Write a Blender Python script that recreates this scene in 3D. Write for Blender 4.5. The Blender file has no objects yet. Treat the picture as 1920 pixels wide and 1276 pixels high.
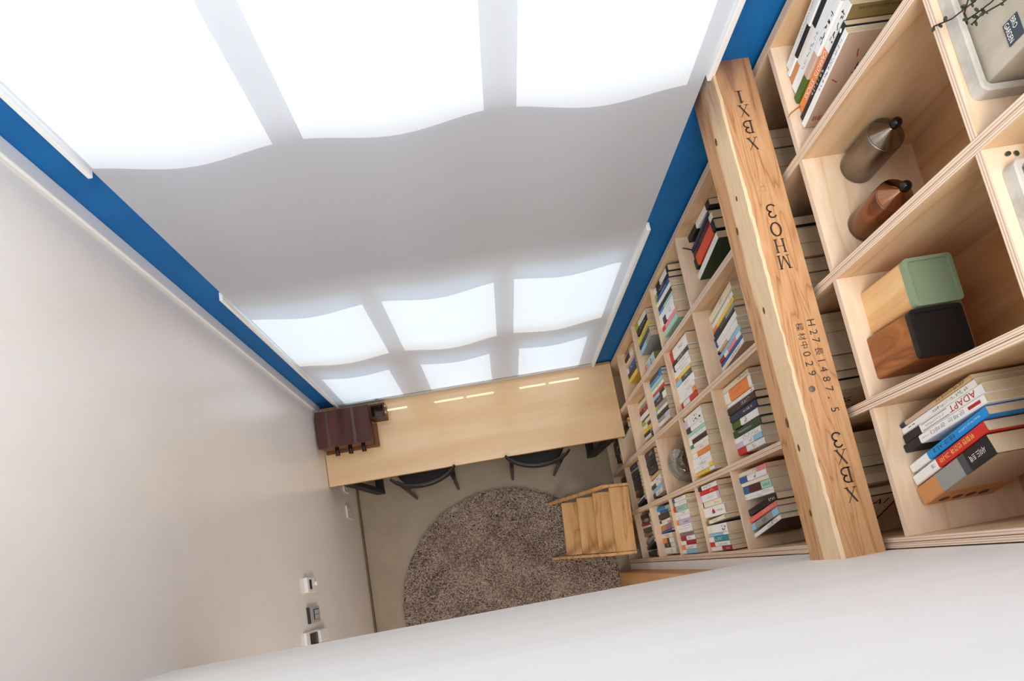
import bpy, bmesh, math, random
from mathutils import Matrix, Vector
random.seed(7)
SC = bpy.context.scene
COL = SC.collection
PI = math.pi

# ------------------------------------------------------------------ camera
F, PPX, PPY = 1145.0, 984.456, 863.658
cam = bpy.data.cameras.new('camera')
cam.sensor_width = 36.0
cam.lens = F / 1920 * 36.0
cam.shift_x = -(PPX - 960) / 1920
cam.shift_y = (PPY - 638) / 1920
cam.clip_start = 0.01
camo = bpy.data.objects.new('camera', cam)
COL.objects.link(camo)
R3 = Matrix(((0.98382233, 0.170604, -0.05466173), (-0.17748351, 0.96969114, -0.16792468), (0.02435637, 0.1749096, 0.98428319)))
camo.matrix_world = Matrix.Translation((-0.86875, 0.09672, 4.4966)) @ R3.to_4x4()
SC.camera = camo

# ------------------------------------------------------------------ light and exposure
SC.view_settings.view_transform = 'Standard'
SC.view_settings.look = 'None'
SC.view_settings.gamma = 1.0
SC.view_settings.use_curve_mapping = False
SC.view_settings.exposure = 0.38
SC.cycles.max_bounces = 10
SC.cycles.diffuse_bounces = 6
SC.cycles.transparent_max_bounces = 16
SC.cycles.caustics_reflective = False
SC.cycles.caustics_refractive = False
w = bpy.data.worlds.new('sky')
SC.world = w
w.use_nodes = True
bg = w.node_tree.nodes['Background']
bg.inputs[1].default_value = 1.35
# sky: neutral overhead, brighter and bluer toward the window side
_tc = w.node_tree.nodes.new('ShaderNodeTexCoord')
_sp = w.node_tree.nodes.new('ShaderNodeSeparateXYZ')
w.node_tree.links.new(_tc.outputs['Generated'], _sp.inputs[0])
_cr = w.node_tree.nodes.new('ShaderNodeValToRGB')
_cr.color_ramp.elements[0].position = .35
_cr.color_ramp.elements[0].color = (.93, .965, 1.0, 1)
_cr.color_ramp.elements[1].position = .85
_cr.color_ramp.elements[1].color = (.85, 1.15, 1.5, 1)
w.node_tree.links.new(_sp.outputs[1], _cr.inputs[0])
w.node_tree.links.new(_cr.outputs[0], bg.inputs[0])
sun = bpy.data.lights.new('sun', 'SUN')
sun.energy = 5.4
sun.angle = 0.009
sun.color = (1.0, 0.97, 0.93)
suno = bpy.data.objects.new('sun', sun)
COL.objects.link(suno)
def fill_light(name, loc, size, size_y, power, color, rot=(0, 0, 0)):
    a = bpy.data.lights.new(name, 'AREA'); a.shape = 'RECTANGLE'; a.size = size; a.size_y = size_y
    a.energy = power; a.color = color
    o = bpy.data.objects.new(name, a); COL.objects.link(o); o.location = loc; o.rotation_euler = rot
# added unseen fill lights: over the loft, and under it in the lower room
fill_light('loft_fill', (-.55, -.5, 5.9), 1.5, 1.2, 72, (1.0, .975, .94), (math.radians(12), math.radians(-8), 0))
fill_light('lower_fill', (-.95, -1.1, 2.55), .9, .9, 18, (1.0, .965, .92))
ELEV = math.radians(50)
suno.rotation_euler = (-(PI / 2 - ELEV), 0, 0)      # shines from the window side down into the room
suno.location = (0, 6, 9)

# ------------------------------------------------------------------ materials
def lin(h):
    h = h.lstrip('#')
    out = []
    for i in (0, 2, 4):
        c = int(h[i:i + 2], 16) / 255
        out.append(c / 12.92 if c <= 0.04045 else ((c + 0.055) / 1.055) ** 2.4)
    return tuple(out) + (1,)

MATS = {}
def base(name):
    m = bpy.data.materials.new(name)
    m.use_nodes = True
    return m, m.node_tree, m.node_tree.nodes['Principled BSDF']

def flat(name, h, rough=0.6, metal=0.0, spec=0.4):
    if name in MATS: return MATS[name]
    m, nt, p = base(name)
    p.inputs['Base Color'].default_value = lin(h)
    p.inputs['Roughness'].default_value = rough
    p.inputs['Metallic'].default_value = metal
    p.inputs['Specular IOR Level'].default_value = spec
    MATS[name] = m
    return m

def tex(nt, scale=(1, 1, 1), rot=(0, 0, 0)):
    tc = nt.nodes.new('ShaderNodeTexCoord')
    mp = nt.nodes.new('ShaderNodeMapping')
    mp.inputs['Scale'].default_value = scale
    mp.inputs['Rotation'].default_value = rot
    nt.links.new(tc.outputs['Object'], mp.inputs[0])
    return mp.outputs[0]

def noise(nt, vec, scale, detail=4, dist=0.0, rough=0.5):
    n = nt.nodes.new('ShaderNodeTexNoise')
    n.inputs['Scale'].default_value = scale
    n.inputs['Detail'].default_value = detail
    n.inputs['Distortion'].default_value = dist
    n.inputs['Roughness'].default_value = rough
    nt.links.new(vec, n.inputs['Vector'])
    return n.outputs['Fac']

def ramp(nt, fac, stops):
    r = nt.nodes.new('ShaderNodeValToRGB')
    e = r.color_ramp.elements
    while len(e) < len(stops): e.new(0.5)
    for el, (pos, col) in zip(e, stops):
        el.position = pos
        el.color = col if not isinstance(col, str) else lin(col)
    nt.links.new(fac, r.inputs[0])
    return r.outputs[0]

def mixc(nt, a, b, fac, mode='MIX'):
    n = nt.nodes.new('ShaderNodeMix')
    n.data_type = 'RGBA'
    n.blend_type = mode
    for sock, v in ((n.inputs[0], fac), (n.inputs[6], a), (n.inputs[7], b)):
        if isinstance(v, (int, float)): sock.default_value = v
        elif isinstance(v, tuple): sock.default_value = v
        else: nt.links.new(v, sock)
    return n.outputs[2]

def bump(nt, p, h, strength=0.2, dist=0.002):
    b = nt.nodes.new('ShaderNodeBump')
    b.inputs['Strength'].default_value = strength
    b.inputs['Distance'].default_value = dist
    nt.links.new(h, b.inputs['Height'])
    nt.links.new(b.outputs[0], p.inputs['Normal'])

def wood(name, stops, axis='y', long=0.12, scale=9.0, dist=1.2, rough=0.55, fine=0.25, spec=0.3):
    """stretched-noise grain running along the given axis"""
    if name in MATS: return MATS[name]
    m, nt, p = base(name)
    s = {'x': (long, 1, 1), 'y': (1, long, 1), 'z': (1, 1, long)}[axis]
    v = tex(nt, s)
    a = noise(nt, v, scale, 3, dist)
    b = noise(nt, v, scale * 14, 3, 0.2)
    c = ramp(nt, a, stops)
    d = ramp(nt, b, [(0.3, (0.72, 0.66, 0.6, 1)), (0.6, (1, 1, 1, 1))])
    c = mixc(nt, c, d, fine, 'MULTIPLY')
    nt.links.new(c, p.inputs['Base Color'])
    p.inputs['Roughness'].default_value = rough
    p.inputs['Specular IOR Level'].default_value = spec
    bump(nt, p, b, 0.08)
    MATS[name] = m
    return m

def rings(name, light, mid, dark, axis='y', long=0.16, scale=5.0, rough=0.5, dist=3.0, bands=9.0):
    """figured grain: bands of a low noise field, like flat-sawn boards"""
    if name in MATS: return MATS[name]
    m, nt, p = base(name)
    s = {'x': (long, 1, 1), 'y': (1, long, 1), 'z': (1, 1, long)}[axis]
    v = tex(nt, s)
    a = noise(nt, v, scale, 2, 0.6)
    mu = nt.nodes.new('ShaderNodeMath'); mu.operation = 'MULTIPLY'
    mu.inputs[1].default_value = bands
    nt.links.new(a, mu.inputs[0])
    fr = nt.nodes.new('ShaderNodeMath'); fr.operation = 'FRACT'
    nt.links.new(mu.outputs[0], fr.inputs[0])
    c = ramp(nt, fr.outputs[0], [(0.0, mid), (0.55, light), (0.85, mid), (0.97, dark), (1.0, mid)])
    f = noise(nt, v, scale * 22, 3, 0.2)
    d = ramp(nt, f, [(0.3, (0.75, 0.68, 0.6, 1)), (0.62, (1, 1, 1, 1))])
    c = mixc(nt, c, d, 0.35, 'MULTIPLY')
    nt.links.new(c, p.inputs['Base Color'])
    p.inputs['Roughness'].default_value = rough
    p.inputs['Specular IOR Level'].default_value = 0.3
    bump(nt, p, f, 0.08)
    MATS[name] = m
    return m

def plies(name, axis):
    """edge of plywood: thin light and dark layers across the thickness"""
    m, nt, p = base(name)
    r = {'z': (0, 0, 1), 'y': (0, 1, 0)}[axis]
    s = tuple(1.0 if k else 0.02 for k in r)
    v = tex(nt, s)
    wv = nt.nodes.new('ShaderNodeTexWave')
    wv.wave_type = 'BANDS'
    wv.bands_direction = axis.upper()
    wv.inputs['Scale'].default_value = 62
    wv.inputs['Distortion'].default_value = 1.5
    wv.inputs['Detail'].default_value = 2
    nt.links.new(v, wv.inputs['Vector'])
    c = ramp(nt, wv.outputs['Fac'], [(0.0, '#bd9a7e'), (0.3, '#d9bfa6'), (1.0, '#e8d4c0')])
    nt.links.new(c, p.inputs['Base Color'])
    p.inputs['Roughness'].default_value = 0.7
    return m

def speckled(name, a, b, scale=40, rough=0.9, bmp=0.2, spec=0.2):
    if name in MATS: return MATS[name]
    m, nt, p = base(name)
    v = tex(nt)
    n1 = noise(nt, v, scale, 5, 0.3, 0.65)
    c = ramp(nt, n1, [(0.3, a), (0.7, b)])
    nt.links.new(c, p.inputs['Base Color'])
    p.inputs['Roughness'].default_value = rough
    p.inputs['Specular IOR Level'].default_value = spec
    bump(nt, p, n1, bmp)
    MATS[name] = m
    return m

PLASTER = speckled('plaster', '#e9e5e0', '#efebe6', 3, 0.85, 0.02)
LOFTW = wood('loft_paint', [(0.3, '#efece7'), (0.7, '#f6f4f0')], 'x', 0.15, 6, 0.5, 0.55, 0.03)  # faint streaks put soft reflections and shadows into the wall colour
BLUE = speckled('blue_paint', '#13609f', '#1a6cad', 6, 0.55, 0.03)
WHITE = flat('white_paint', '#eeeeec', 0.45)
FLOORM = speckled('floor_screed', '#9a8b78', '#a89985', 4, 0.4, 0.03, 0.4)
PLY = rings('birch_ply', '#dfc09c', '#d8b68f', '#caa57c', 'z', 0.2, 2.6, 0.5, bands=6)
PLYB = rings('birch_back', '#cda075', '#c49568', '#b88658', 'z', 0.2, 2.6, 0.5, bands=6)
PLYS = rings('birch_ply_shelf', '#e6cdb3', '#e0c5a7', '#d6b896', 'y', 0.25, 2.6, 0.5, bands=5)
EDGEZ = plies('ply_edge_shelf', 'z')
EDGEY = plies('ply_edge_upright', 'y')
DESKW = wood('desk_ash', [(0.3, '#dcb789'), (0.7, '#e5c59c')], 'x', 0.1, 7, 0.6, 0.15, 0.12, 0.7)
_p = DESKW.node_tree.nodes['Principled BSDF']
_p.inputs['Coat Weight'].default_value = .7
_p.inputs['Coat Roughness'].default_value = .04
LEFTP = speckled('satin_plaster', '#e9e5e0', '#efebe6', 3, 0.24, 0.0, .5)
DESKE = wood('desk_edge', [(0.3, '#a57a4c'), (0.7, '#bb905f')], 'x', 0.1, 12, 0.6, 0.5, 0.2)
BLACK = flat('black_wood', '#1c1b1d', 0.38)
BLACKM = flat('black_steel', '#1b1b1c', 0.5)
WALNUT = wood('dark_walnut', [(0.3, '#3b211a'), (0.55, '#50302a'), (0.75, '#5f3a30')], 'y', 0.12, 10, 0.8, 0.42, 0.2)
WALNUTL = wood('walnut_edge', [(0.3, '#66432f'), (0.7, '#805539')], 'y', 0.15, 14, 0.6, 0.5, 0.2)
STOOLW = rings('stool_oak', '#dcb07a', '#d2a068', '#b9854c', 'y', 0.14, 7, 0.5, bands=7)
DOORW = wood('door_oak', [(0.3, '#b98656'), (0.7, '#d0a06e')], 'z', 0.1, 10, 0.8, 0.5, 0.2)
CONC = speckled('concrete', '#a9a49b', '#c3beb6', 22, 0.9, 0.25)
CONCP = speckled('concrete_pot', '#a59b8a', '#bfb5a4', 14, 0.9, 0.2)
ACACIA = wood('box_acacia', [(0.3, '#cc9860'), (0.55, '#e0b47e'), (0.75, '#ecca98')], 'z', 0.16, 14, 1.2, 0.5, 0.2)
ROSEW = wood('box_dark_acacia', [(0.25, '#4a2a1c'), (0.45, '#8f5730'), (0.7, '#b0713e')], 'z', 0.2, 18, 2.2, 0.5, 0.2)
INK = flat('stamp_ink', '#41342a', 0.8)
DARK = flat('dark_gap', '#231a15', 0.9)

def beam_mat():
    m, nt, p = base('beam_pine')
    v = tex(nt, (1, 0.1, 1))
    a = noise(nt, v, 11, 2, 1.0)
    mu = nt.nodes.new('ShaderNodeMath'); mu.operation = 'MULTIPLY'; mu.inputs[1].default_value = 9
    nt.links.new(a, mu.inputs[0])
    fr = nt.nodes.new('ShaderNodeMath'); fr.operation = 'FRACT'
    nt.links.new(mu.outputs[0], fr.inputs[0])
    c = ramp(nt, fr.outputs[0], [(0.0, '#be8b5d'), (0.5, '#cb9c70'), (0.85, '#c19063'), (0.97, '#a06e42'), (1, '#be8b5d')])
    # pale sapwood along the upper left arris
    tc = nt.nodes.new('ShaderNodeTexCoord')
    sp = nt.nodes.new('ShaderNodeSeparateXYZ')
    nt.links.new(tc.outputs['Object'], sp.inputs[0])
    n2 = noise(nt, tex(nt, (1, 0.15, 1)), 16, 2, 0.5)
    add = nt.nodes.new('ShaderNodeMath'); add.operation = 'MULTIPLY_ADD'
    nt.links.new(n2, add.inputs[0]); add.inputs[1].default_value = 0.05
    nt.links.new(sp.outputs[2], add.inputs[2])
    sap = ramp(nt, add.outputs[0], [(0.0, (0, 0, 0, 1)), (0.088, (0, 0, 0, 1)), (0.096, (1, 1, 1, 1)), (0.16, (1, 1, 1, 1))])
    sub = nt.nodes.new('ShaderNodeMath'); sub.operation = 'MULTIPLY_ADD'
    nt.links.new(n2, sub.inputs[0]); sub.inputs[1].default_value = -0.02
    nt.links.new(sp.outputs[0], sub.inputs[2])
    lef = nt.nodes.new('ShaderNodeMath'); lef.operation = 'LESS_THAN'
    nt.links.new(sub.outputs[0], lef.inputs[0]); lef.inputs[1].default_value = -0.0565
    mm = nt.nodes.new('ShaderNodeMath'); mm.operation = 'MULTIPLY'
    nt.links.new(sap, mm.inputs[0]); nt.links.new(lef.outputs[0], mm.inputs[1])
    sapc = mixc(nt, c, lin('#efd6b0'), 0.72)
    c = mixc(nt, c, sapc, mm.outputs[0])
    f = noise(nt, v, 160, 3, 0.2)
    d = ramp(nt, f, [(0.3, (0.72, 0.64, 0.55, 1)), (0.62, (1, 1, 1, 1))])
    c = mixc(nt, c, d, 0.3, 'MULTIPLY')
    # brown resin stain at the far end
    st = nt.nodes.new('ShaderNodeMapRange')
    st.inputs[1].default_value = 1.08; st.inputs[2].default_value = 1.3
    nt.links.new(sp.outputs[1], st.inputs[0])
    n3 = noise(nt, tex(nt, (1, 0.18, 1)), 26, 3, 0.4)
    sm = nt.nodes.new('ShaderNodeMath'); sm.operation = 'MULTIPLY'
    nt.links.new(st.outputs[0], sm.inputs[0]); nt.links.new(ramp(nt, n3, [(.3, (.25, .25, .25, 1)), (.6, (1, 1, 1, 1))]), sm.inputs[1])
    c = mixc(nt, c, lin('#6d4a3a'), sm.outputs[0])
    nt.links.new(c, p.inputs['Base Color'])
    p.inputs['Roughness'].default_value = 0.55
    bump(nt, p, f, 0.1)
    return m
BEAM = beam_mat()

def fabric_mat():
    m = bpy.data.materials.new('blind_fabric'); m.use_nodes = True
    nt = m.node_tree
    nt.nodes.remove(nt.nodes['Principled BSDF'])
    d = nt.nodes.new('ShaderNodeBsdfDiffuse'); d.inputs[0].default_value = (0.70, 0.70, 0.71, 1)
    t = nt.nodes.new('ShaderNodeBsdfTranslucent'); t.inputs[0].default_value = (0.80, 0.82, 0.85, 1)
    mx = nt.nodes.new('ShaderNodeMixShader'); mx.inputs[0].default_value = 0.33
    nt.links.new(d.outputs[0], mx.inputs[1]); nt.links.new(t.outputs[0], mx.inputs[2])
    nt.links.new(mx.outputs[0], nt.nodes['Material Output'].inputs[0])
    return m
FABRIC = fabric_mat()

def pane_mat():
    m = bpy.data.materials.new('window_glass'); m.use_nodes = True
    nt = m.node_tree
    nt.nodes.remove(nt.nodes['Principled BSDF'])
    a = nt.nodes.new('ShaderNodeBsdfTransparent'); a.inputs[0].default_value = (0.95, 0.97, 0.97, 1)
    g = nt.nodes.new('ShaderNodeBsdfGlossy'); g.inputs['Roughness'].default_value = 0.02
    mx = nt.nodes.new('ShaderNodeMixShader'); mx.inputs[0].default_value = 0.07
    nt.links.new(a.outputs[0], mx.inputs[1]); nt.links.new(g.outputs[0], mx.inputs[2])
    nt.links.new(mx.outputs[0], nt.nodes['Material Output'].inputs[0])
    return m
PANE = pane_mat()

def bowl_glass():
    m = bpy.data.materials.new('bowl_glass'); m.use_nodes = True
    nt = m.node_tree
    nt.nodes.remove(nt.nodes['Principled BSDF'])
    a = nt.nodes.new('ShaderNodeBsdfTransparent'); a.inputs[0].default_value = (0.9, 0.91, 0.9, 1)
    g = nt.nodes.new('ShaderNodeBsdfGlossy'); g.inputs['Roughness'].default_value = 0.03
    lw = nt.nodes.new('ShaderNodeLayerWeight'); lw.inputs[0].default_value = 0.35
    rr = nt.nodes.new('ShaderNodeMapRange')
    rr.inputs[3].default_value = 0.06; rr.inputs[4].default_value = 0.6
    nt.links.new(lw.outputs['Facing'], rr.inputs[0])
    mx = nt.nodes.new('ShaderNodeMixShader')
    nt.links.new(rr.outputs[0], mx.inputs[0])
    nt.links.new(a.outputs[0], mx.inputs[1]); nt.links.new(g.outputs[0], mx.inputs[2])
    nt.links.new(mx.outputs[0], nt.nodes['Material Output'].inputs[0])
    return m
BOWLG = bowl_glass()

# ------------------------------------------------------------------ geometry helpers
class G:
    def __init__(s): s.v = []; s.f = []; s.m = []; s.sm = []; s.mats = []
    def mi(s, m):
        if m not in s.mats: s.mats.append(m)
        return s.mats.index(m)
    def add(s, vs, fs, m, smooth=False):
        o = len(s.v); s.v += [tuple(v) for v in vs]
        k = s.mi(m)
        for f in fs:
            s.f.append([o + i for i in f]); s.m.append(k); s.sm.append(smooth)
        return s
    def box(s, x0, x1, y0, y1, z0, z1, m, faces=None):
        vs = [(x0, y0, z0), (x1, y0, z0), (x1, y1, z0), (x0, y1, z0), (x0, y0, z1), (x1, y0, z1), (x1, y1, z1), (x0, y1, z1)]
        fs = {'b': (3, 2, 1, 0), 't': (4, 5, 6, 7), 'y0': (0, 1, 5, 4), 'x1': (1, 2, 6, 5), 'y1': (2, 3, 7, 6), 'x0': (3, 0, 4, 7)}
        o = len(s.v); s.v += vs
        for k, f in fs.items():
            s.f.append([o + i for i in f]); s.m.append(s.mi((faces or {}).get(k, m))); s.sm.append(False)
        return s
    def prism(s, poly, z0, z1, m, axis='z', mside=None):
        """extrude a ccw polygon; axis z: (x,y)+z, y: (x,z)+y"""
        n = len(poly)
        if axis == 'z': P = [(a, b, z0) for a, b in poly] + [(a, b, z1) for a, b in poly]
        elif axis == 'y': P = [(a, z1, b) for a, b in poly] + [(a, z0, b) for a, b in poly]
        else: P = [(z0, a, b) for a, b in poly] + [(z1, a, b) for a, b in poly]
        o = len(s.v); s.v += P
        s.f.append([o + i for i in reversed(range(n))]); s.m.append(s.mi(m)); s.sm.append(False)
        s.f.append([o + n + i for i in range(n)]); s.m.append(s.mi(m)); s.sm.append(False)
        for i in range(n):
            j = (i + 1) % n
            s.f.append([o + i, o + j, o + n + j, o + n + i])
            s.m.append(s.mi(mside[i] if mside and mside.get(i) else m)); s.sm.append(False)
        return s
    def tube(s, pts, r, m, n=8, cap=True, flatten=None):
        pts = [Vector(p) for p in pts]
        rr = r if isinstance(r, (list, tuple)) else [r] * len(pts)
        o = len(s.v); up = None
        for i, p in enumerate(pts):
            a = pts[max(i - 1, 0)]; b = pts[min(i + 1, len(pts) - 1)]
            t = (b - a).normalized()
            if up is None:
                up = Vector((0, 0, 1)) if abs(t.z) < 0.9 else Vector((1, 0, 0))
            u = (up - t * up.dot(t)).normalized(); up = u
            w_ = t.cross(u)
            for k in range(n):
                an = 2 * PI * k / n
                fu, fw = flatten or (1, 1)
                s.v.append(tuple(p + (u * math.cos(an) * fu + w_ * math.sin(an) * fw) * rr[i]))
        k0 = s.mi(m)
        for i in range(len(pts) - 1):
            for k in range(n):
                a = o + i * n + k; b = o + i * n + (k + 1) % n
                s.f.append([a, b, b + n, a + n]); s.m.append(k0); s.sm.append(True)
        if cap:
            s.f.append([o + k for k in reversed(range(n))]); s.m.append(k0); s.sm.append(False)
            e = o + (len(pts) - 1) * n
            s.f.append([e + k for k in range(n)]); s.m.append(k0); s.sm.append(False)
        return s
    def lathe(s, prof, c, m, n=32, smooth=True):
        o = len(s.v); k0 = s.mi(m)
        for r, z in prof:
            for k in range(n):
                a = 2 * PI * k / n
                s.v.append((c[0] + r * math.cos(a), c[1] + r * math.sin(a), c[2] + z))
        for i in range(len(prof) - 1):
            for k in range(n):
                a = o + i * n + k; b = o + i * n + (k + 1) % n
                s.f.append([a, b, b + n, a + n]); s.m.append(k0); s.sm.append(smooth)
        if prof[0][0] > 1e-5:
            s.f.append([o + k for k in reversed(range(n))]); s.m.append(k0); s.sm.append(False)
        if prof[-1][0] > 1e-5:
            e = o + (len(prof) - 1) * n
            s.f.append([e + k for k in range(n)]); s.m.append(k0); s.sm.append(False)
        return s
    def ball(s, c, r, m, n=16, sq=(1, 1, 1)):
        o = len(s.v); k0 = s.mi(m); h = n // 2
        for i in range(h + 1):
            th = PI * i / h
            for k in range(n):
                a = 2 * PI * k / n
                s.v.append((c[0] + r * sq[0] * math.sin(th) * math.cos(a), c[1] + r * sq[1] * math.sin(th) * math.sin(a), c[2] - r * sq[2] * math.cos(th)))
        for i in range(h):
            for k in range(n):
                a = o + i * n + k; b = o + i * n + (k + 1) % n
                s.f.append([a, b, b + n, a + n]); s.m.append(k0); s.sm.append(True)
        return s
    def quad(s, a, b, c, d, m): return s.add([a, b, c, d], [(0, 1, 2, 3)], m)

def obj(name, g, parent=None, bevel=0, world=True, weld=False):
    me = bpy.data.meshes.new(name)
    off = Vector(parent.location) if (parent and world) else Vector((0, 0, 0))
    me.from_pydata([tuple(Vector(v) - off) for v in g.v], [], g.f)
    for m in g.mats: me.materials.append(m)
    me.polygons.foreach_set('material_index', g.m)
    me.polygons.foreach_set('use_smooth', g.sm)
    me.update()
    o = bpy.data.objects.new(name, me)
    COL.objects.link(o)
    if parent: o.parent = parent
    if bevel:
        b = o.modifiers.new('bevel', 'BEVEL'); b.width = bevel; b.segments = 2; b.limit_method = 'ANGLE'
    return o

def thing(name, label, cat, loc=(0, 0, 0), rot=(0, 0, 0), group=None):
    o = bpy.data.objects.new(name, None); COL.objects.link(o)
    o.empty_display_size = 0.05
    o.location = loc; o.rotation_euler = rot
    o['label'] = label; o['category'] = cat
    if group: o['group'] = group
    return o

def tag(o, label, cat, group=None):
    o['label'] = label; o['category'] = cat
    if group: o['group'] = group
    return o

def struct(name, g, label=None, bevel=0):
    o = obj(name, g, bevel=bevel); o['kind'] = 'structure'
    if label: o['label'] = label
    return o

_txt = {}
def text2d(s):
    """2-D triangles of a word in the default font, scaled to height about 1"""
    if s in _txt: return _txt[s]
    cu = bpy.data.curves.new('glyphs', 'FONT'); cu.body = s; cu.size = 1.0; cu.resolution_u = 3
    o = bpy.data.objects.new('glyphs', cu); COL.objects.link(o)
    dg = bpy.context.evaluated_depsgraph_get(); dg.update()
    me = bpy.data.meshes.new_from_object(o.evaluated_get(dg))
    vs = [(v.co.x, v.co.y) for v in me.vertices]; fs = [tuple(p.vertices) for p in me.polygons]
    bpy.data.objects.remove(o); bpy.data.curves.remove(cu); bpy.data.meshes.remove(me)
    if not vs: vs, fs = [(0, 0), (.5, 0), (.5, .7), (0, .7)], [(0, 1, 2, 3)]
    x0 = min(v[0] for v in vs); x1 = max(v[0] for v in vs); y0 = min(v[1] for v in vs); y1 = max(v[1] for v in vs)
    _txt[s] = ([(v[0] - x0, v[1] - y0) for v in vs], fs, x1 - x0, y1 - y0)
    return _txt[s]

def put_text(g, s, o, u, v, length, height, m):
    """lay a word with its lower left corner at o, running along unit vector u with v upward"""
    vs, fs, tw, th = text2d(s)
    sx, sy = length / tw, height / th
    o, u, v = Vector(o), Vector(u), Vector(v)
    g.add([o + u * (a * sx) + v * (b * sy) for a, b in vs], fs, m)

# ------------------------------------------------------------------ the setting
XL, YW, YB = -1.881, 1.296, -0.015        # left wall, window wall, face of the loft wall
struct('floor', G().box(XL - .2, .4, -2.2, YW + .16, -.08, 0, FLOORM))
struct('wall_left', G().box(XL - .15, XL, -2.2, YW + .16, 0, 5.0, LEFTP))
# window wall with two openings
g = G()
wy0, wy1 = YW, YW + .16
for x0, x1, z0, z1 in ((XL, -1.765, 0, 6.1), (-.115, .42, 0, 6.1), (-1.765, -.115, 0, .72), (-1.765, -.115, 2.33, 3.085), (-1.765, -.115, 5.3, 6.1)):
    g.box(x0, x1, wy0, wy1, z0, z1, BLUE)
struct('wall_window', g)
# right wall: the strip beside the bookcase, the back behind it
g = G()
g.box(.0, .33, -.06, -.016, 0, 2.6, PLASTER)
g.box(.31, .42, -2.2, YW, 0, 4.56, PLASTER)
struct('wall_right', g)
struct('wall_loft', G().box(XL, .30, -.16, YB, 2.602, 4.22, LOFTW))
struct('ceiling', G().box(XL, .31, -2.2, -.16, 2.602, 2.85, PLASTER), 'underside of the loft floor')
struct('wall_back', G().box(XL - .15, .42, -2.35, -2.2, 0, 2.85, PLASTER))
# white corner post between left wall and blue wall
struct('trim_1', G().box(XL, XL + .012, 1.245, YW, .76, 5.0, WHITE), bevel=.004)
struct('baseboard_left', G().box(XL, XL + .012, -.9, YW, 0, .03, flat('dark_skirting', '#6b5a47', .7)))
# white reveals of the two windows
for i, (x0, x1, z0, z1) in enumerate(((-1.765, -1.752, 3.05, 5.3), (-.131, -.115, 3.085, 5.3), (-1.765, -1.752, .75, 2.33), (-.131, -.115, .75, 2.36))):
    struct('trim_%d' % (i + 2), G().box(x0, x1, 1.262, YW, z0, z1, WHITE), bevel=.002)
struct('door_1', G().box(-.098, .30, -1.0, -.061, 0, 2.55, DOORW), bevel=.006)

struct('trim_6', G().box(-1.765, -.115, 1.2885, YW, .70, .80, WHITE))

def window(n, xs, rows, zlo, zhi):
    """fixed frame: xs = open spans in x, rows = open spans in z with their own x spans"""
    f = G()
    y0, y1 = YW + .035, YW + .075
    spans = []
    for (z0, z1, xo) in rows:
        xprev = -1.765
        for a, b in xo:
            f.box(xprev, a, y0, y1, z0, z1, WHITE); spans.append((a, b, z0, z1)); xprev = b
        f.box(xprev, -.115, y0, y1, z0, z1, WHITE)
    zs = sorted([(z0, z1) for z0, z1, _ in rows])
    zp = zlo
    for z0, z1 in zs:
        f.box(-1.765, -.115, y0, y1, zp, z0, WHITE); zp = z1
    f.box(-1.765, -.115, y0, y1, zp, zhi, WHITE)
    fr = struct('window_%d' % n, f)
    for a, b, z0, z1 in spans:
        obj('pane', G().box(a, b, y0 + .017, y0 + .023, z0, z1, PANE), fr, world=True)
X3 = [(-1.742, -1.287), (-1.207, -.730), (-.643, -.177)]
X3B = [(-1.70, -1.335), (-1.16, -.777), (-.61, -.222)]
window(1, X3, [(3.122, 5.26, X3)], 3.085, 5.3)
window(2, X3, [(1.565, 2.20, X3), (.765, 1.385, X3B)], .72, 2.33)

# ------------------------------------------------------------------ roller blind
def by(x, z):
    a = min(1, max(0, (z - .82) / .5))
    u = x + .88
    return 1.272 - a * (.0085 * math.cos((x + .968) * 2 * PI / .545) + .003 * math.sin(u * 4.2 + z * 1.3))
blind = thing('roller_blind', 'wide white translucent roller blind hanging over both sunlit windows', 'blind', (-.935, 1.27, .735))
g = G()
nx, nz = 90, 120
xs = [-1.750 + (1.617) * i / nx for i in range(nx + 1)]
zs = [.807 + (5.1 - .807) * (j / nz) ** 1.0 for j in range(nz + 1)]
vs = [(x, by(x, z), z) for z in zs for x in xs]
fs = [(j * (nx + 1) + i, j * (nx + 1) + i + 1, (j + 1) * (nx + 1) + i + 1, (j + 1) * (nx + 1) + i) for j in range(nz) for i in range(nx)]
g.add(vs, fs, FABRIC, True)
obj('fabric', g, blind)
obj('hem_pocket', G().box(-1.750, -.133, 1.2715, 1.2725, .737, .792, FABRIC), blind)
for cx in (-1.505, -.9635, -.4305):
    obj('hem_clip', G().box(cx - .0115, cx + .0115, 1.2712, 1.2728, .785, .815, WHITE), blind)
obj('roller', G().tube([(-1.75, 1.25, 5.1), (-.133, 1.25, 5.1)], .022, WHITE, 16), blind)

# ------------------------------------------------------------------ bookcase
BAY, DZ, DEP = .31684, .45, .282
def ztop(k): return .02 + DZ * k + .0075
bc = thing('bookcase', 'tall built-in birch plywood bookcase filling the right wall beside the beam', 'bookcase', (.14, .63, 0))
TOPZ = .02 + 10 * DZ + .0075
for u in range(5):
    yc = u * BAY
    sides = [(-.012, 0), (0, .012)]
    if u == 0: sides = [(-.012, .0), (0, .012)]
    for a, b in sides:
        e = .0004 if a < 0 else -.0004
        obj('upright', G().box(0, DEP, yc + a + (0 if a < 0 else .0005), yc + b - (.0005 if a < 0 else 0), .0126, TOPZ, PLY, {'x0': EDGEY, 't': EDGEY}), bc, bevel=.0006)
for b in range(4):
    for k in range(11):
        obj('shelf', G().box(.0008, DEP, b * BAY + .0122, (b + 1) * BAY - .0122, ztop(k) - .015, ztop(k), PLYS, {'x0': EDGEZ}), bc, bevel=.0005)
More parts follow.
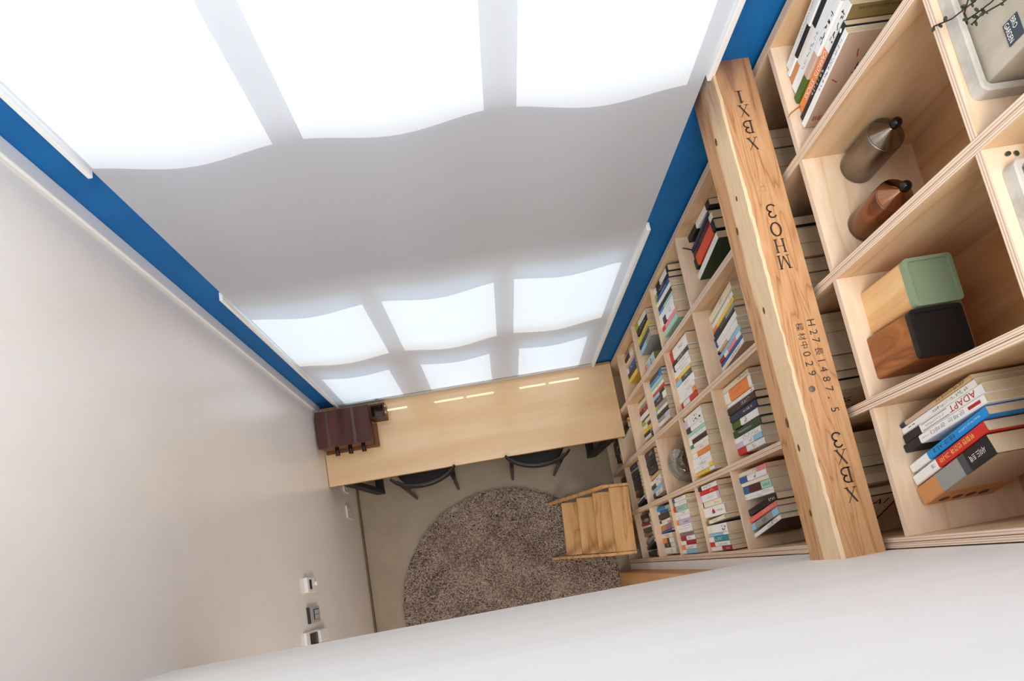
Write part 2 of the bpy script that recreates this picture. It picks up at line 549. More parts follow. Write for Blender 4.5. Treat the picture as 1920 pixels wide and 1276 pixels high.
obj('back_panel', G().box(DEP, DEP + .008, -.012, 4 * BAY + .012, .0126, TOPZ, PLYB), bc)

# ------------------------------------------------------------------ timber beam with stamped letters
BX0, BX1, BZ0, BZ1 = -.121, -.018, 2.96, 3.11
beam = thing('timber_beam', 'reclaimed pine beam stamped with black letters, crossing in front of the bookcase', 'beam', (-.0695, 0, 2.96))
g = G()
poly = [(BX0, BZ0), (BX1, BZ0), (BX1, BZ1), (BX0 + .006, BZ1), (BX0, BZ1 - .006)]
ny = 60
rnd = random.Random(3)
P = []
for j in range(ny + 1):
    y = YB + (1.296 - YB) * j / ny
    ch = .004 + .006 * rnd.random()
    P.append([(BX0, y, BZ0), (BX1, y, BZ0), (BX1, y, BZ1), (BX0 + ch, y, BZ1), (BX0, y, BZ1 - ch)])
vs = [p for r in P for p in r]; fs = []
for j in range(ny):
    for k in range(5):
        a = j * 5 + k; b = j * 5 + (k + 1) % 5
        fs.append((a, a + 5, b + 5, b))
fs.append((0, 1, 2, 3, 4)); fs.append(tuple(ny * 5 + k for k in (4, 3, 2, 1, 0)))
g.add(vs, fs, BEAM)
obj('timber', g, beam)

# letters: strokes in a unit cell (x right, y up), thick and thin with slab serifs
def seg(a, b, t): return (a, b, t)
def arcpts(cx, cy, rx, ry, a0, a1, n=14): return [(cx + rx * math.cos(math.radians(a0 + (a1 - a0) * i / n)), cy + ry * math.sin(math.radians(a0 + (a1 - a0) * i / n))) for i in range(n + 1)]
def ser(x, y, w=.28): return [seg((x - w / 2, y), (x + w / 2, y), .05)]
GL = {
 '1': [seg((.4, 0), (.4, 1), .17), seg((.4, 1), (.2, .85), .06)] + ser(.4, .02, .5),
 'X': [seg((.1, .98), (.62, .02), .13), seg((.66, .98), (.06, .02), .05)] + ser(.08, .02, .3) + ser(.62, .02, .3),
 'B': [seg((.14, 0), (.14, 1), .14)] + [(p, q, .07 if i in (0, 12, 13) else .11) for i, (p, q) in enumerate(zip([(.1, .98)] + arcpts(.32, .76, .28, .22, 90, -90), arcpts(.32, .76, .28, .22, 90, -90)))] + [(p, q, .1) for p, q in zip([(.1, .03)] + arcpts(.34, .28, .32, .26, -90, 90), arcpts(.34, .28, .32, .26, -90, 90))] + ser(.12, .98) + ser(.12, .02),
 '3': [(p, q, .11) for A in (arcpts(.34, .75, .26, .23, 160, -80), arcpts(.34, .27, .3, .27, 85, -155)) for p, q in zip(A, A[1:])],
 '0': [(p, q, .1 + .04 * abs(math.cos(math.radians(i * 15)))) for i, (p, q) in enumerate(zip(arcpts(.38, .5, .34, .5, 0, 360, 24), arcpts(.38, .5, .34, .5, 0, 360, 24)[1:]))],
 'H': [seg((.14, 0), (.14, 1), .13), seg((.66, 0), (.66, 1), .13), seg((.14, .52), (.66, .52), .05)] + ser(.14, .02) + ser(.66, .02) + ser(.14, .98) + ser(.66, .98),
 'M': [seg((.1, 0), (.1, 1), .05), seg((.72, 0), (.72, 1), .13), seg((.1, 1), (.4, .08), .12), seg((.4, .08), (.72, 1), .05)] + ser(.1, .02) + ser(.72, .02) + ser(.08, .98) + ser(.74, .98),
}
def strokes(g, segs, o, u, v, size, m):
    o, u, v = Vector(o), Vector(u), Vector(v)
    for a, b, t in segs:
        a = Vector(a); b = Vector(b); d = b - a
        if d.length < 1e-6: continue
        d.normalize(); n_ = Vector((-d.y, d.x)) * t / 2
        a = a - d * t * .12; b = b + d * t * .12
        q = [a - n_, b - n_, b + n_, a + n_]
        g.add([o + u * (p.x * size) + v * (p.y * size) for p in q], [(0, 1, 2, 3)], m)
zl = BZ1 + .0006
for ch, y in (('1', 1.183), ('X', 1.141), ('B', 1.094), ('X', 1.045), ('3', .853), ('0', .803), ('H', .758), ('M', .714), ('3', .255), ('X', .214), ('B', .171), ('X', .124)):
    size = .036
    xc = -.070 if y > .6 else -.062
    g = G(); strokes(g, GL[ch], (xc + .4 * size, y + .5 * size, zl), (-1, 0, 0), (0, -1, 0), size, INK)
    obj('stamped_letter', g, beam)
def seqtext(chars, x, h):
    for ch, y in chars:
        g = G()
        vs, f_, tw, th = text2d(ch)
        hh = h if ch != '.' else .004
        ln = hh * (tw / th) if ch != '.' else .004
        put_text(g, ch, (x, y + ln / 2, zl), (0, -1, 0), (1, 0, 0), ln, hh, INK)
        obj('stamped_character', g, beam)
seqtext([('H', .549), ('2', .524), ('7', .503), ('長', .475), ('1', .451), ('4', .429), ('8', .404), ('7', .379), ('.', .358), ('5', .328)], -.055, .019)
seqtext([('樑', .543), ('材', .518), ('中', .496), ('0', .473), ('2', .448), ('9', .424)], -.086, .019)
g = G(); g.lathe([(0, .0005), (.008, .0005), (.008, 0)], (-.087, .386, BZ1), flat('dowel', '#7a6a5c', .6), 20)
obj('metal_plug', g, beam)
g = G()
strokes(g, [((.1, .2), (.8, .8), .03), ((.8, .8), (.3, .9), .03), ((.3, .9), (.5, .1), .03), ((.1, .6), (.6, .55), .03), ((.7, .1), (1., .5), .03)], (-.055, .945, zl), (-1, 0, 0), (0, -1, 0), .04, flat('pencil', '#a58a6c', .8))
obj('pencil_scribble', g, beam)
KN = flat('knot', '#6a4528', .7)
for y, z, r in ((.86, 3.02, .006), (.93, 3.06, .004), (.62, 3.05, .005), (.33, 3.02, .007), (.26, 3.045, .005), (1.12, 3.03, .006), (.10, 3.02, .005)):
    g = G(); g.add([(BX0 - .0006, y + 1.9 * r * math.cos(a * PI / 8), z + r * math.sin(a * PI / 8)) for a in range(16)], [tuple(reversed(range(16)))], KN)
    obj('knot', g, beam)
for x, y in ((-.085, .115), (-.07, .05), (-.048, .06)):
    pass
g = G()
for x, y0, y1 in ((-.075, -.012, .085), (-.043, -.012, .1)):
    g.box(x - .0012, x + .0012, y0, y1, BZ1, BZ1 + .0008, flat('glue_bead', '#b98a45', .5))
obj('glue_bead', g, beam)

# ------------------------------------------------------------------ desk
DT = .7277
desk = thing('desk', 'long ash wood desk under the window with black steel legs', 'desk', (-.94, 1.03, 0))
obj('desktop', G().box(XL + .003, -.004, .786, 1.288, DT - .028, DT, DESKW, {'y0': DESKE, 'x0': DESKE, 'x1': DESKE, 'b': DESKE}), desk, bevel=.0015)
obj('back_ledge', G().box(XL + .014, -.004, 1.2745, 1.2875, DT, DT + .008, DESKE), desk)
for sx, xt, xb in ((-1, -1.80, -1.705), (1, -.06, -.125)):
    for y in (.80, 1.20):
        g = G()
        g.add([(xt - .03, y, DT - .028), (xt + .03, y, DT - .028), (xt + .03, y + .03, DT - .028), (xt - .03, y + .03, DT - .028),
               (xb - .03, y, 0), (xb + .03, y, 0), (xb + .03, y + .03, 0), (xb - .03, y + .03, 0)],
              [(0, 1, 2, 3), (7, 6, 5, 4), (4, 5, 1, 0), (5, 6, 2, 1), (6, 7, 3, 2), (7, 4, 0, 3)], BLACKM)
        obj('leg', g, desk)
    obj('foot_rail', G().box(xb - .028, xb + .028, .831, 1.199, 0, .03, BLACKM), desk)

# dark wood cabinet on the desk
cb = thing('desk_cabinet', 'dark walnut chest with three round pegs on the desk by left wall', 'cabinet', (-1.70, 1.09, DT))
CX0, CX1, CY0, CY1 = -1.868, -1.565, 1.004, 1.215
obj('body', G().box(CX0, CX1, CY0, CY1, DT, DT + .148, WALNUT, {'x1': WALNUTL, 'y0': WALNUTL}), cb, bevel=.002)
obj('lid', G().box(CX0, CX1 + .018, CY0 - .012, CY1 + .004, DT + .1484, DT + .172, WALNUT), cb, bevel=.003)
obj('base_moulding', G().box(CX0, CX1 + .030, CY0 - .018, CY0 - .0005, DT, DT + .014, WALNUTL), cb, bevel=.002)
obj('side_moulding', G().box(CX1 + .0005, CX1 + .030, CY0, 1.138, DT, DT + .014, WALNUTL), cb, bevel=.002)
for x in (-1.80, -1.645):
    obj('metal_strap', G().box(x - .008, x + .008, CY0 - .011, CY1 + .003, DT + .1722, DT + .1732, flat('strap', '#5a4b48', .45, .3)), cb)
for x in (-1.775, -1.695, -1.615):
    obj('peg', G().tube([(x, CY0 - .001, DT + .11), (x, CY0 - .055, DT + .105)], [.011, .014], flat('peg', '#1e1512', .4), 14), cb)
# small square pen box
pb = thing('pen_box', 'small square dark wood pen box with brass clips beside the cabinet', 'pen holder', (-1.508, 1.19, DT))
BR = flat('brass', '#c9a878', .3, .8)
x0, x1, y0, y1, zt = -1.556, -1.460, 1.145, 1.236, DT + .10
g = G()
t = .011
g.box(x0, x1, y0, y1, DT, DT + .008, WALNUT)
g.box(x0, x1, y0, y0 + t, DT + .008, zt, WALNUT); g.box(x0, x1, y1 - t, y1, DT + .008, zt, WALNUT)
g.box(x0, x0 + t, y0 + t, y1 - t, DT + .008, zt, WALNUT); g.box(x1 - t, x1, y0 + t, y1 - t, DT + .008, zt, WALNUT)
obj('box', g, pb)
for x in (x0 - .003, x1 + .003):
    for y in (1.172, 1.212):
        obj('clip', G().box(x - .0028, x + .0028, y - .007, y + .007, zt - .03, zt + .003, BR), pb)
obj('contents', G().box(x0 + t + .012, x1 - t - .012, y0 + t + .012, y1 - t - .02, DT + .0082, DT + .03, flat('odds', '#6a625c', .6)), pb)
tag(obj('pen', G().tube([(-1.51, 1.20, DT + .0085), (-1.475, 1.222, DT + .17)], .0022, flat('pen', '#4a4a4c', .4), 8)), 'thin dark pen standing in the small wood pen box', 'pen')

# ------------------------------------------------------------------ chairs
def make_chair(loc, rz, label):
    t = thing('dining_chair', label, 'chair', loc, (0, 0, rz), 'black chairs at the desk')
    # local frame: back of the chair at -y, seat centre near y=.17
    g = G(); pts = []
    n = 20
    for i in range(n + 1):
        a = math.radians(200 + 140 * i / n)
        pts.append((.215 * math.cos(a), .085 + .12 * math.sin(a) * 1.0, .735 + .0 * i))
    g.tube(pts, [.010 + .009 * math.sin(PI * i / n) for i in range(n + 1)], BLACK, 10, flatten=(1.5, .85))
    obj('back_rail', g, t, world=False)
    for s in (-1, 1):
        obj('rear_leg', G().tube([(s * .156, .0, .0), (s * .163, .02, .44), (s * .165, .016, .725)], [.010, .015, .012], BLACK, 10), t, world=False)
        obj('front_leg', G().tube([(s * .185, .42, .0), (s * .175, .40, .435)], [.010, .015], BLACK, 10), t, world=False)
    g = G()
    poly = []
    for i in range(32):
        a = 2 * PI * i / 32
        c, s_ = math.cos(a), math.sin(a)
        poly.append((.21 * abs(c) ** .7 * (1 if c > 0 else -1), .215 + .205 * abs(s_) ** .7 * (1 if s_ > 0 else -1)))
    g.prism(poly, .435, .462, flat('black_seat', '#121214', .5))
    obj('seat', g, t, bevel=.006, world=False)
    for s in (-1, 1):
        obj('stretcher', G().tube([(s * .161, .018, .26), (s * .179, .41, .26)], .007, BLACK, 8), t, world=False)
    return t
make_chair((-1.297, .735, 0), math.radians(3), 'black chair with curved back rail, at desk by the dark cabinet')
make_chair((-.578, .733, 0), math.radians(-4), 'black chair with curved back rail, at desk nearer the bookcase')

# ------------------------------------------------------------------ round rug
RUGC, RUGR = (-.877, -.10), .787
rug = thing('round_rug', 'round taupe shaggy rug on the pale floor', 'rug', (RUGC[0], RUGC[1], 0))
obj('backing', G().lathe([(RUGR - .006, .0), (RUGR - .004, .012), (0, .014)], (RUGC[0], RUGC[1], 0), flat('rug_base', '#6e5f57', .95), 96), rug)
def rugm():
    m, nt, p = base('rug_pile')
    at = nt.nodes.new('ShaderNodeVertexColor'); at.layer_name = 'tone'
    sp = nt.nodes.new('ShaderNodeSeparateColor'); nt.links.new(at.outputs[0], sp.inputs[0])
    v = tex(nt)
    n1 = noise(nt, v, 5, 4, .5)
    ad = nt.nodes.new('ShaderNodeMath'); ad.operation = 'MULTIPLY_ADD'
    nt.links.new(sp.outputs[0], ad.inputs[0]); ad.inputs[1].default_value = .62
    nt.links.new(n1, ad.inputs[2])
    c = ramp(nt, ad.outputs[0], [(0.35, '#7c685e'), (0.75, '#a08b7e'), (1.0, '#c6b5a8')])
    nt.links.new(c, p.inputs['Base Color']); p.inputs['Roughness'].default_value = .95; p.inputs['Specular IOR Level'].default_value = .1
    return m
g = G(); RP = rugm()
rr = random.Random(11); tones = []
vs, fs = [], []
N = 46000
for i in range(N):
    r = RUGR * math.sqrt(rr.random()); a = rr.random() * 2 * PI
    x = RUGC[0] + r * math.cos(a); y = RUGC[1] + r * math.sin(a)
    if y < -.75: continue
    sw = 2.2 * math.sin(x * 5.1 + 1.3 * math.sin(y * 4.3)) + rr.gauss(0, .9)
    L = .016 + .014 * rr.random(); wd = .0028
    dx, dy = math.cos(sw), math.sin(sw)
    h = .013 + .014 * rr.random()
    px, py = -dy * wd, dx * wd
    o = len(vs)
    if (x + dx * L - RUGC[0]) ** 2 + (y + dy * L - RUGC[1]) ** 2 > (RUGR + .004) ** 2: continue
    vs += [(x - px, y - py, .012), (x + px, y + py, .012), (x + dx * L * .6 + px, y + dy * L * .6 + py, .012 + h), (x + dx * L * .6 - px, y + dy * L * .6 - py, .012 + h), (x + dx * L, y + dy * L, .012 + h * .8)]
    fs += [(o, o + 1, o + 2, o + 3), (o + 3, o + 2, o + 4)]
    tones += [rr.random()] * 5
g.add(vs, fs, RP)
pile = obj('pile', g, rug); pile['kind'] = 'stuff'
ca = pile.data.color_attributes.new('tone', 'FLOAT_COLOR', 'POINT')
ca.data.foreach_set('color', [c for t_ in tones for c in (t_, t_, t_, 1)])

# ------------------------------------------------------------------ step stool
st = thing('step_stool', 'light oak step stool with four treads on the rug by the bookcase', 'step stool', (-.29, .295, .0), (0, 0, math.radians(-4.3)))
# local: x along the climb (toward the bookcase), y across
def L2(z): return z
treads = [(-.152, .15, .115), (-.062, .33, .115), (.028, .50, .115), (.113, .655, .125)]
for i, (xf, z, d) in enumerate(treads):
    hw = .186 + .006 * i
    obj('tread', G().box(xf, xf + d, -hw, hw, z - .02, z, STOOLW), st, bevel=.003, world=False)
for s in (-1, 1):
    ya, yb = (s * .187, s * .205)
    def q(p, z): return [(p[0], ya if s > 0 else yb, p[1])]
    lo, hi = min(ya, yb), max(ya, yb)
    g = G()
    # slanted side rail, wider apart at the top
    off = .019 * s
    A = [(-.25, .03), (-.215, .03), (.10, .635), (.238, .635), (.238, .662), (.07, .662)]
    n = len(A)
    vs = [(x, lo + off * (z / .66), z) for x, z in A] + [(x, hi + off * (z / .66), z) for x, z in A]
    g.add(vs, [tuple(range(n)), tuple(range(2 * n - 1, n - 1, -1))] + [(i, n + i, n + (i + 1) % n, (i + 1) % n) for i in range(n)], STOOLW)
    obj('side_rail', g, st, bevel=.0015, world=False)
    g = G()
    B_ = [(.195, .0), (.232, .0), (.232, .634), (.195, .634)]
    vs = [(x, lo + off * (z / .66), z) for x, z in B_] + [(x, hi + off * (z / .66), z) for x, z in B_]
    n = 4
    g.add(vs, [tuple(range(n)), tuple(range(2 * n - 1, n - 1, -1))] + [(i, n + i, n + (i + 1) % n, (i + 1) % n) for i in range(n)], STOOLW)
    obj('rear_leg', g, st, bevel=.0015, world=False)

# ------------------------------------------------------------------ fittings on the left wall
GREYP = flat('grey_plate', '#a9aaac', .35); DKP = flat('dark_plate', '#2b2826', .3); WP = flat('white_plastic', '#e4e2df', .35); OUT = flat('outlet_plastic', '#d8d2ca', .4)
t = thing('thermostat', 'white wall thermostat with black display and round knob', 'thermostat', (XL, .20, 1.33))
obj('case', G().box(XL, XL + .020, .163, .237, 1.258, 1.405, WP), t, bevel=.003)
obj('display', G().box(XL + .0202, XL + .022, .178, .225, 1.345, 1.375, flat('black_display', '#111113', .15)), t)
g = G(); g.tube([(XL + .0202, .205, 1.292), (XL + .034, .205, 1.292)], .012, WP, 20); obj('knob', g, t)
t = thing('light_switch', 'grey light switch plate with two rockers below the thermostat', 'switch', (XL, .052, 1.335))
obj('plate', G().box(XL, XL + .018, .012, .092, 1.258, 1.408, GREYP, {'t': DKP}), t, bevel=.002)
obj('rocker_frame', G().box(XL + .0182, XL + .020, .028, .078, 1.275, 1.36, DKP), t)
for y in (.030, .0535):
    obj('rocker', G().box(XL + .0202, XL + .024, y, y + .0215, 1.28, 1.352, GREYP), t, bevel=.0015)
t = thing('wall_panel', 'white wall control panel with dark screen, half hidden by loft edge', 'control panel', (XL, -.045, 1.33))
obj('case', G().box(XL, XL + .014, -.115, -.022, 1.27, 1.49, WP), t, bevel=.003)
obj('screen', G().box(XL + .0142, XL + .017, -.105, -.032, 1.33, 1.44, DKP), t)
obj('handset', G().box(XL + .0142, XL + .028, -.085, -.026, 1.185, 1.325, WP), t, bevel=.004)
for y, lab in ((.845, 'white wall outlet in the shade right under the desk edge'), (.665, 'white wall outlet low on left wall, in front of the desk')):
    t = thing('wall_outlet', lab, 'outlet', (XL, y, .33), group='outlets low on the left wall')
    obj('plate', G().box(XL, XL + .012, y - .042, y + .042, .27, .395, OUT), t, bevel=.002)
    for dy in (-.016, .016):
        obj('socket', G().box(XL + .0122, XL + .014, y + dy - .008, y + dy + .008, .30, .345, OUT), t)

# ------------------------------------------------------------------ books
PAL = dict(W='#ecebe8', C='#e9e0cb', K='#1e1e21', N='#25304a', U='#1f5a9c', L='#93c3de', A='#0f8bd2', R='#cf2f27', X='#a02532', M='#54212a',
           O='#ec8a45', Y='#f0cc4c', G='#2f4630', V='#9cb832', T='#a3d2c3', E='#2f8b94', P='#ea8d98', F='#ea6f66', I='#cbbbd8', J='#93707f',
           H='#93948f', D='#4a4b50', B='#7a5238', S='#cdaa78', Z='#8a7748', Q='#3c2b28', e='#e9dfd5', k='#c9ad98', g='#47631f', b='#c98a55', u='#e0522b')
def BM(c): return flat('cover_' + c if c.isupper() else 'cover_' + c + '_', PAL[c], .45, 0, .4)
PAGES = speckled('paper_edge', '#cdb897', '#dcc9aa', 300, .9, .05)
INKS = {'k': '#2a2a2a', 'w': '#f2f0ec', 'r': '#b3242a', 'g': '#8c8c8c', 'y': '#f4d774', 'b': '#2b4f86', 'n': '#5a4632', 'd': '#4d3b36'}
def IM(c): return flat('print_' + c, INKS[c], .6)
rb = random.Random(5)
def scribble(g, o, u, v, n, h, m, bold=.16):
    """row of small brush-like marks standing for spine lettering too small to read"""
    o, u, v = Vector(o), Vector(u), Vector(v)
    for i in range(n):
        c = o + u * (i * h * 1.08)
        for _ in range(rb.choice((3, 4, 4))):
            a = Vector((rb.uniform(.05, .9), rb.uniform(.0, 1.)))
            d = rb.choice(((.6, 0), (0, .6), (.35, .1), (0, .9), (.8, 0)))
            b2 = Vector((min(.95, a.x + d[0] * .8), min(1., a.y + d[1] * .8)))
            if (b2 - a).length < .1: a = Vector((a.x, max(0, a.y - .5)))
            dd = (b2 - a)
            if dd.length < .05: continue
            dd.normalize(); nn = Vector((-dd.y, dd.x)) * bold / 2
            q_ = [a - nn, b2 - nn, b2 + nn, a + nn]
            g.add([c + u * (p.x * h) + v * (p.y * h) for p in q_], [(0, 1, 2, 3)], m)

ORD = 'first second third fourth fifth sixth seventh eighth ninth tenth eleventh twelfth thirteenth fourteenth fifteenth'.split()
ROWN = 'bottom second third fourth fifth sixth seventh top'.split()
BAYN = ['bay by loft wall', 'third bay from window', 'second bay from window', 'bay by the window']
DNX, DNY, UPX = (0, 0, -1), (0, -1, 0), None

def book(spec, pos, lean, depth, label, group):
    t, h, main, o = spec['t'], spec['h'], spec['m'], spec['o']
    r = thing('book', label, 'book', pos, (-lean, 0, 0), group)
    hard = 'hard' in o
    bt = .0026 if hard else .0009
    cr = min(.004 if hard else .0022, t * .28)
    poly = [(cr, -t), (depth, -t), (depth, -t + bt), (bt + cr, -t + bt), (bt, -t + bt + cr * .6), (bt, -bt - cr * .6), (bt + cr, -bt), (depth, -bt), (depth, 0), (cr, 0), (0, -cr), (0, -t + cr)]
    poly = list(reversed(poly))
    # segments up the spine: (z0, z1, spine colour)
    cuts = [(0., 1., main)]
    for k in ('f', 'h2', 'h'):
        if k in o:
            c, a, b = o[k]
            new = []
            for z0, z1, cc in cuts:
                if b <= z0 or a >= z1: new.append((z0, z1, cc)); continue
                if a > z0: new.append((z0, a, cc))
                new.append((max(a, z0), min(b, z1), c))
                if b < z1: new.append((b, z1, cc))
            cuts = new
    g = G()
    cov = o.get('c', main)
    n = len(poly)
    for z0, z1, c in cuts:
        ms = BM(c); mc = BM(cov)
        side = {}
        for i in range(n):
            a, b = poly[i], poly[(i + 1) % n]
            if 'c' in o and abs(a[1] - b[1]) < 1e-9 and (abs(a[1]) < 1e-9 or abs(a[1] + t) < 1e-9): side[i] = mc
        g.prism(poly, z0 * h, z1 * h, ms, 'z', side)
    obj('cover', g, r, world=False)
    e = .003 if hard else .0008
    obj('pages', G().box(bt + .0015, depth - (.004 if hard else .0008), -t + bt + .0001, -bt - .0001, e, h - e - (.001 if hard else 0), PAGES), r, world=False)
    tt = o.get('tx')
    sc = o.get('T')
    if tt:
        for s_, ink, a, b, fr in tt:
            g = G()
            hh = t * fr
            put_text(g, s_, (-.0004, -t / 2 + hh / 2, a * h), (0, 0, -1), (0, -1, 0), (a - b) * h, hh, IM(ink))
            obj('title', g, r, world=False)
    if sc:
        ink, a, b, fr = sc
        g = G(); hh = min(t * fr, .03)
        nn = max(2, int((a - b) * h / (hh * 1.08)))
        scribble(g, (-.0004, -t / 2 + hh / 2, a * h), (0, 0, -1), (0, -1, 0), nn, hh, IM(ink))
        obj('title', g, r, world=False)
    return r

def parse(line):
    f = [x.strip() for x in line.split('|')]
    d = dict(desc=f[0], t=float(f[1]) / 1000, h=float(f[2]) / 1000, m=f[3], o={})
    o = d['o']
    for tok in (f[4].split(' ') if len(f) > 4 and f[4] else []):
        if tok == 'hard': o['hard'] = 1; continue
        if not tok: continue
        k, v = tok.split(':', 1)
        if k == 'f': o['f'] = (v[0], 0., float(v[1:]))
        elif k == 'h': o['h'] = (v[0], 1 - float(v[1:]), 1.)
        elif k == 'b':
            c, a, b = v.split(','); o['h2'] = (c, float(a), float(b))
        elif k == 'c': o['c'] = v
        elif k == 'T':
            p = v.split(','); o['T'] = (p[0], float(p[1]), float(p[2]), float(p[3]) if len(p) > 3 else .6)
        elif k == 'x':
            p = v.split(','); o.setdefault('tx', []).append((p[0].replace('_', ' '), p[1], float(p[2]), float(p[3]), float(p[4])))
        elif k == 'l': o['l'] = math.radians(float(v))
        elif k == 'g': o['g'] = float(v) / 1000
    return d

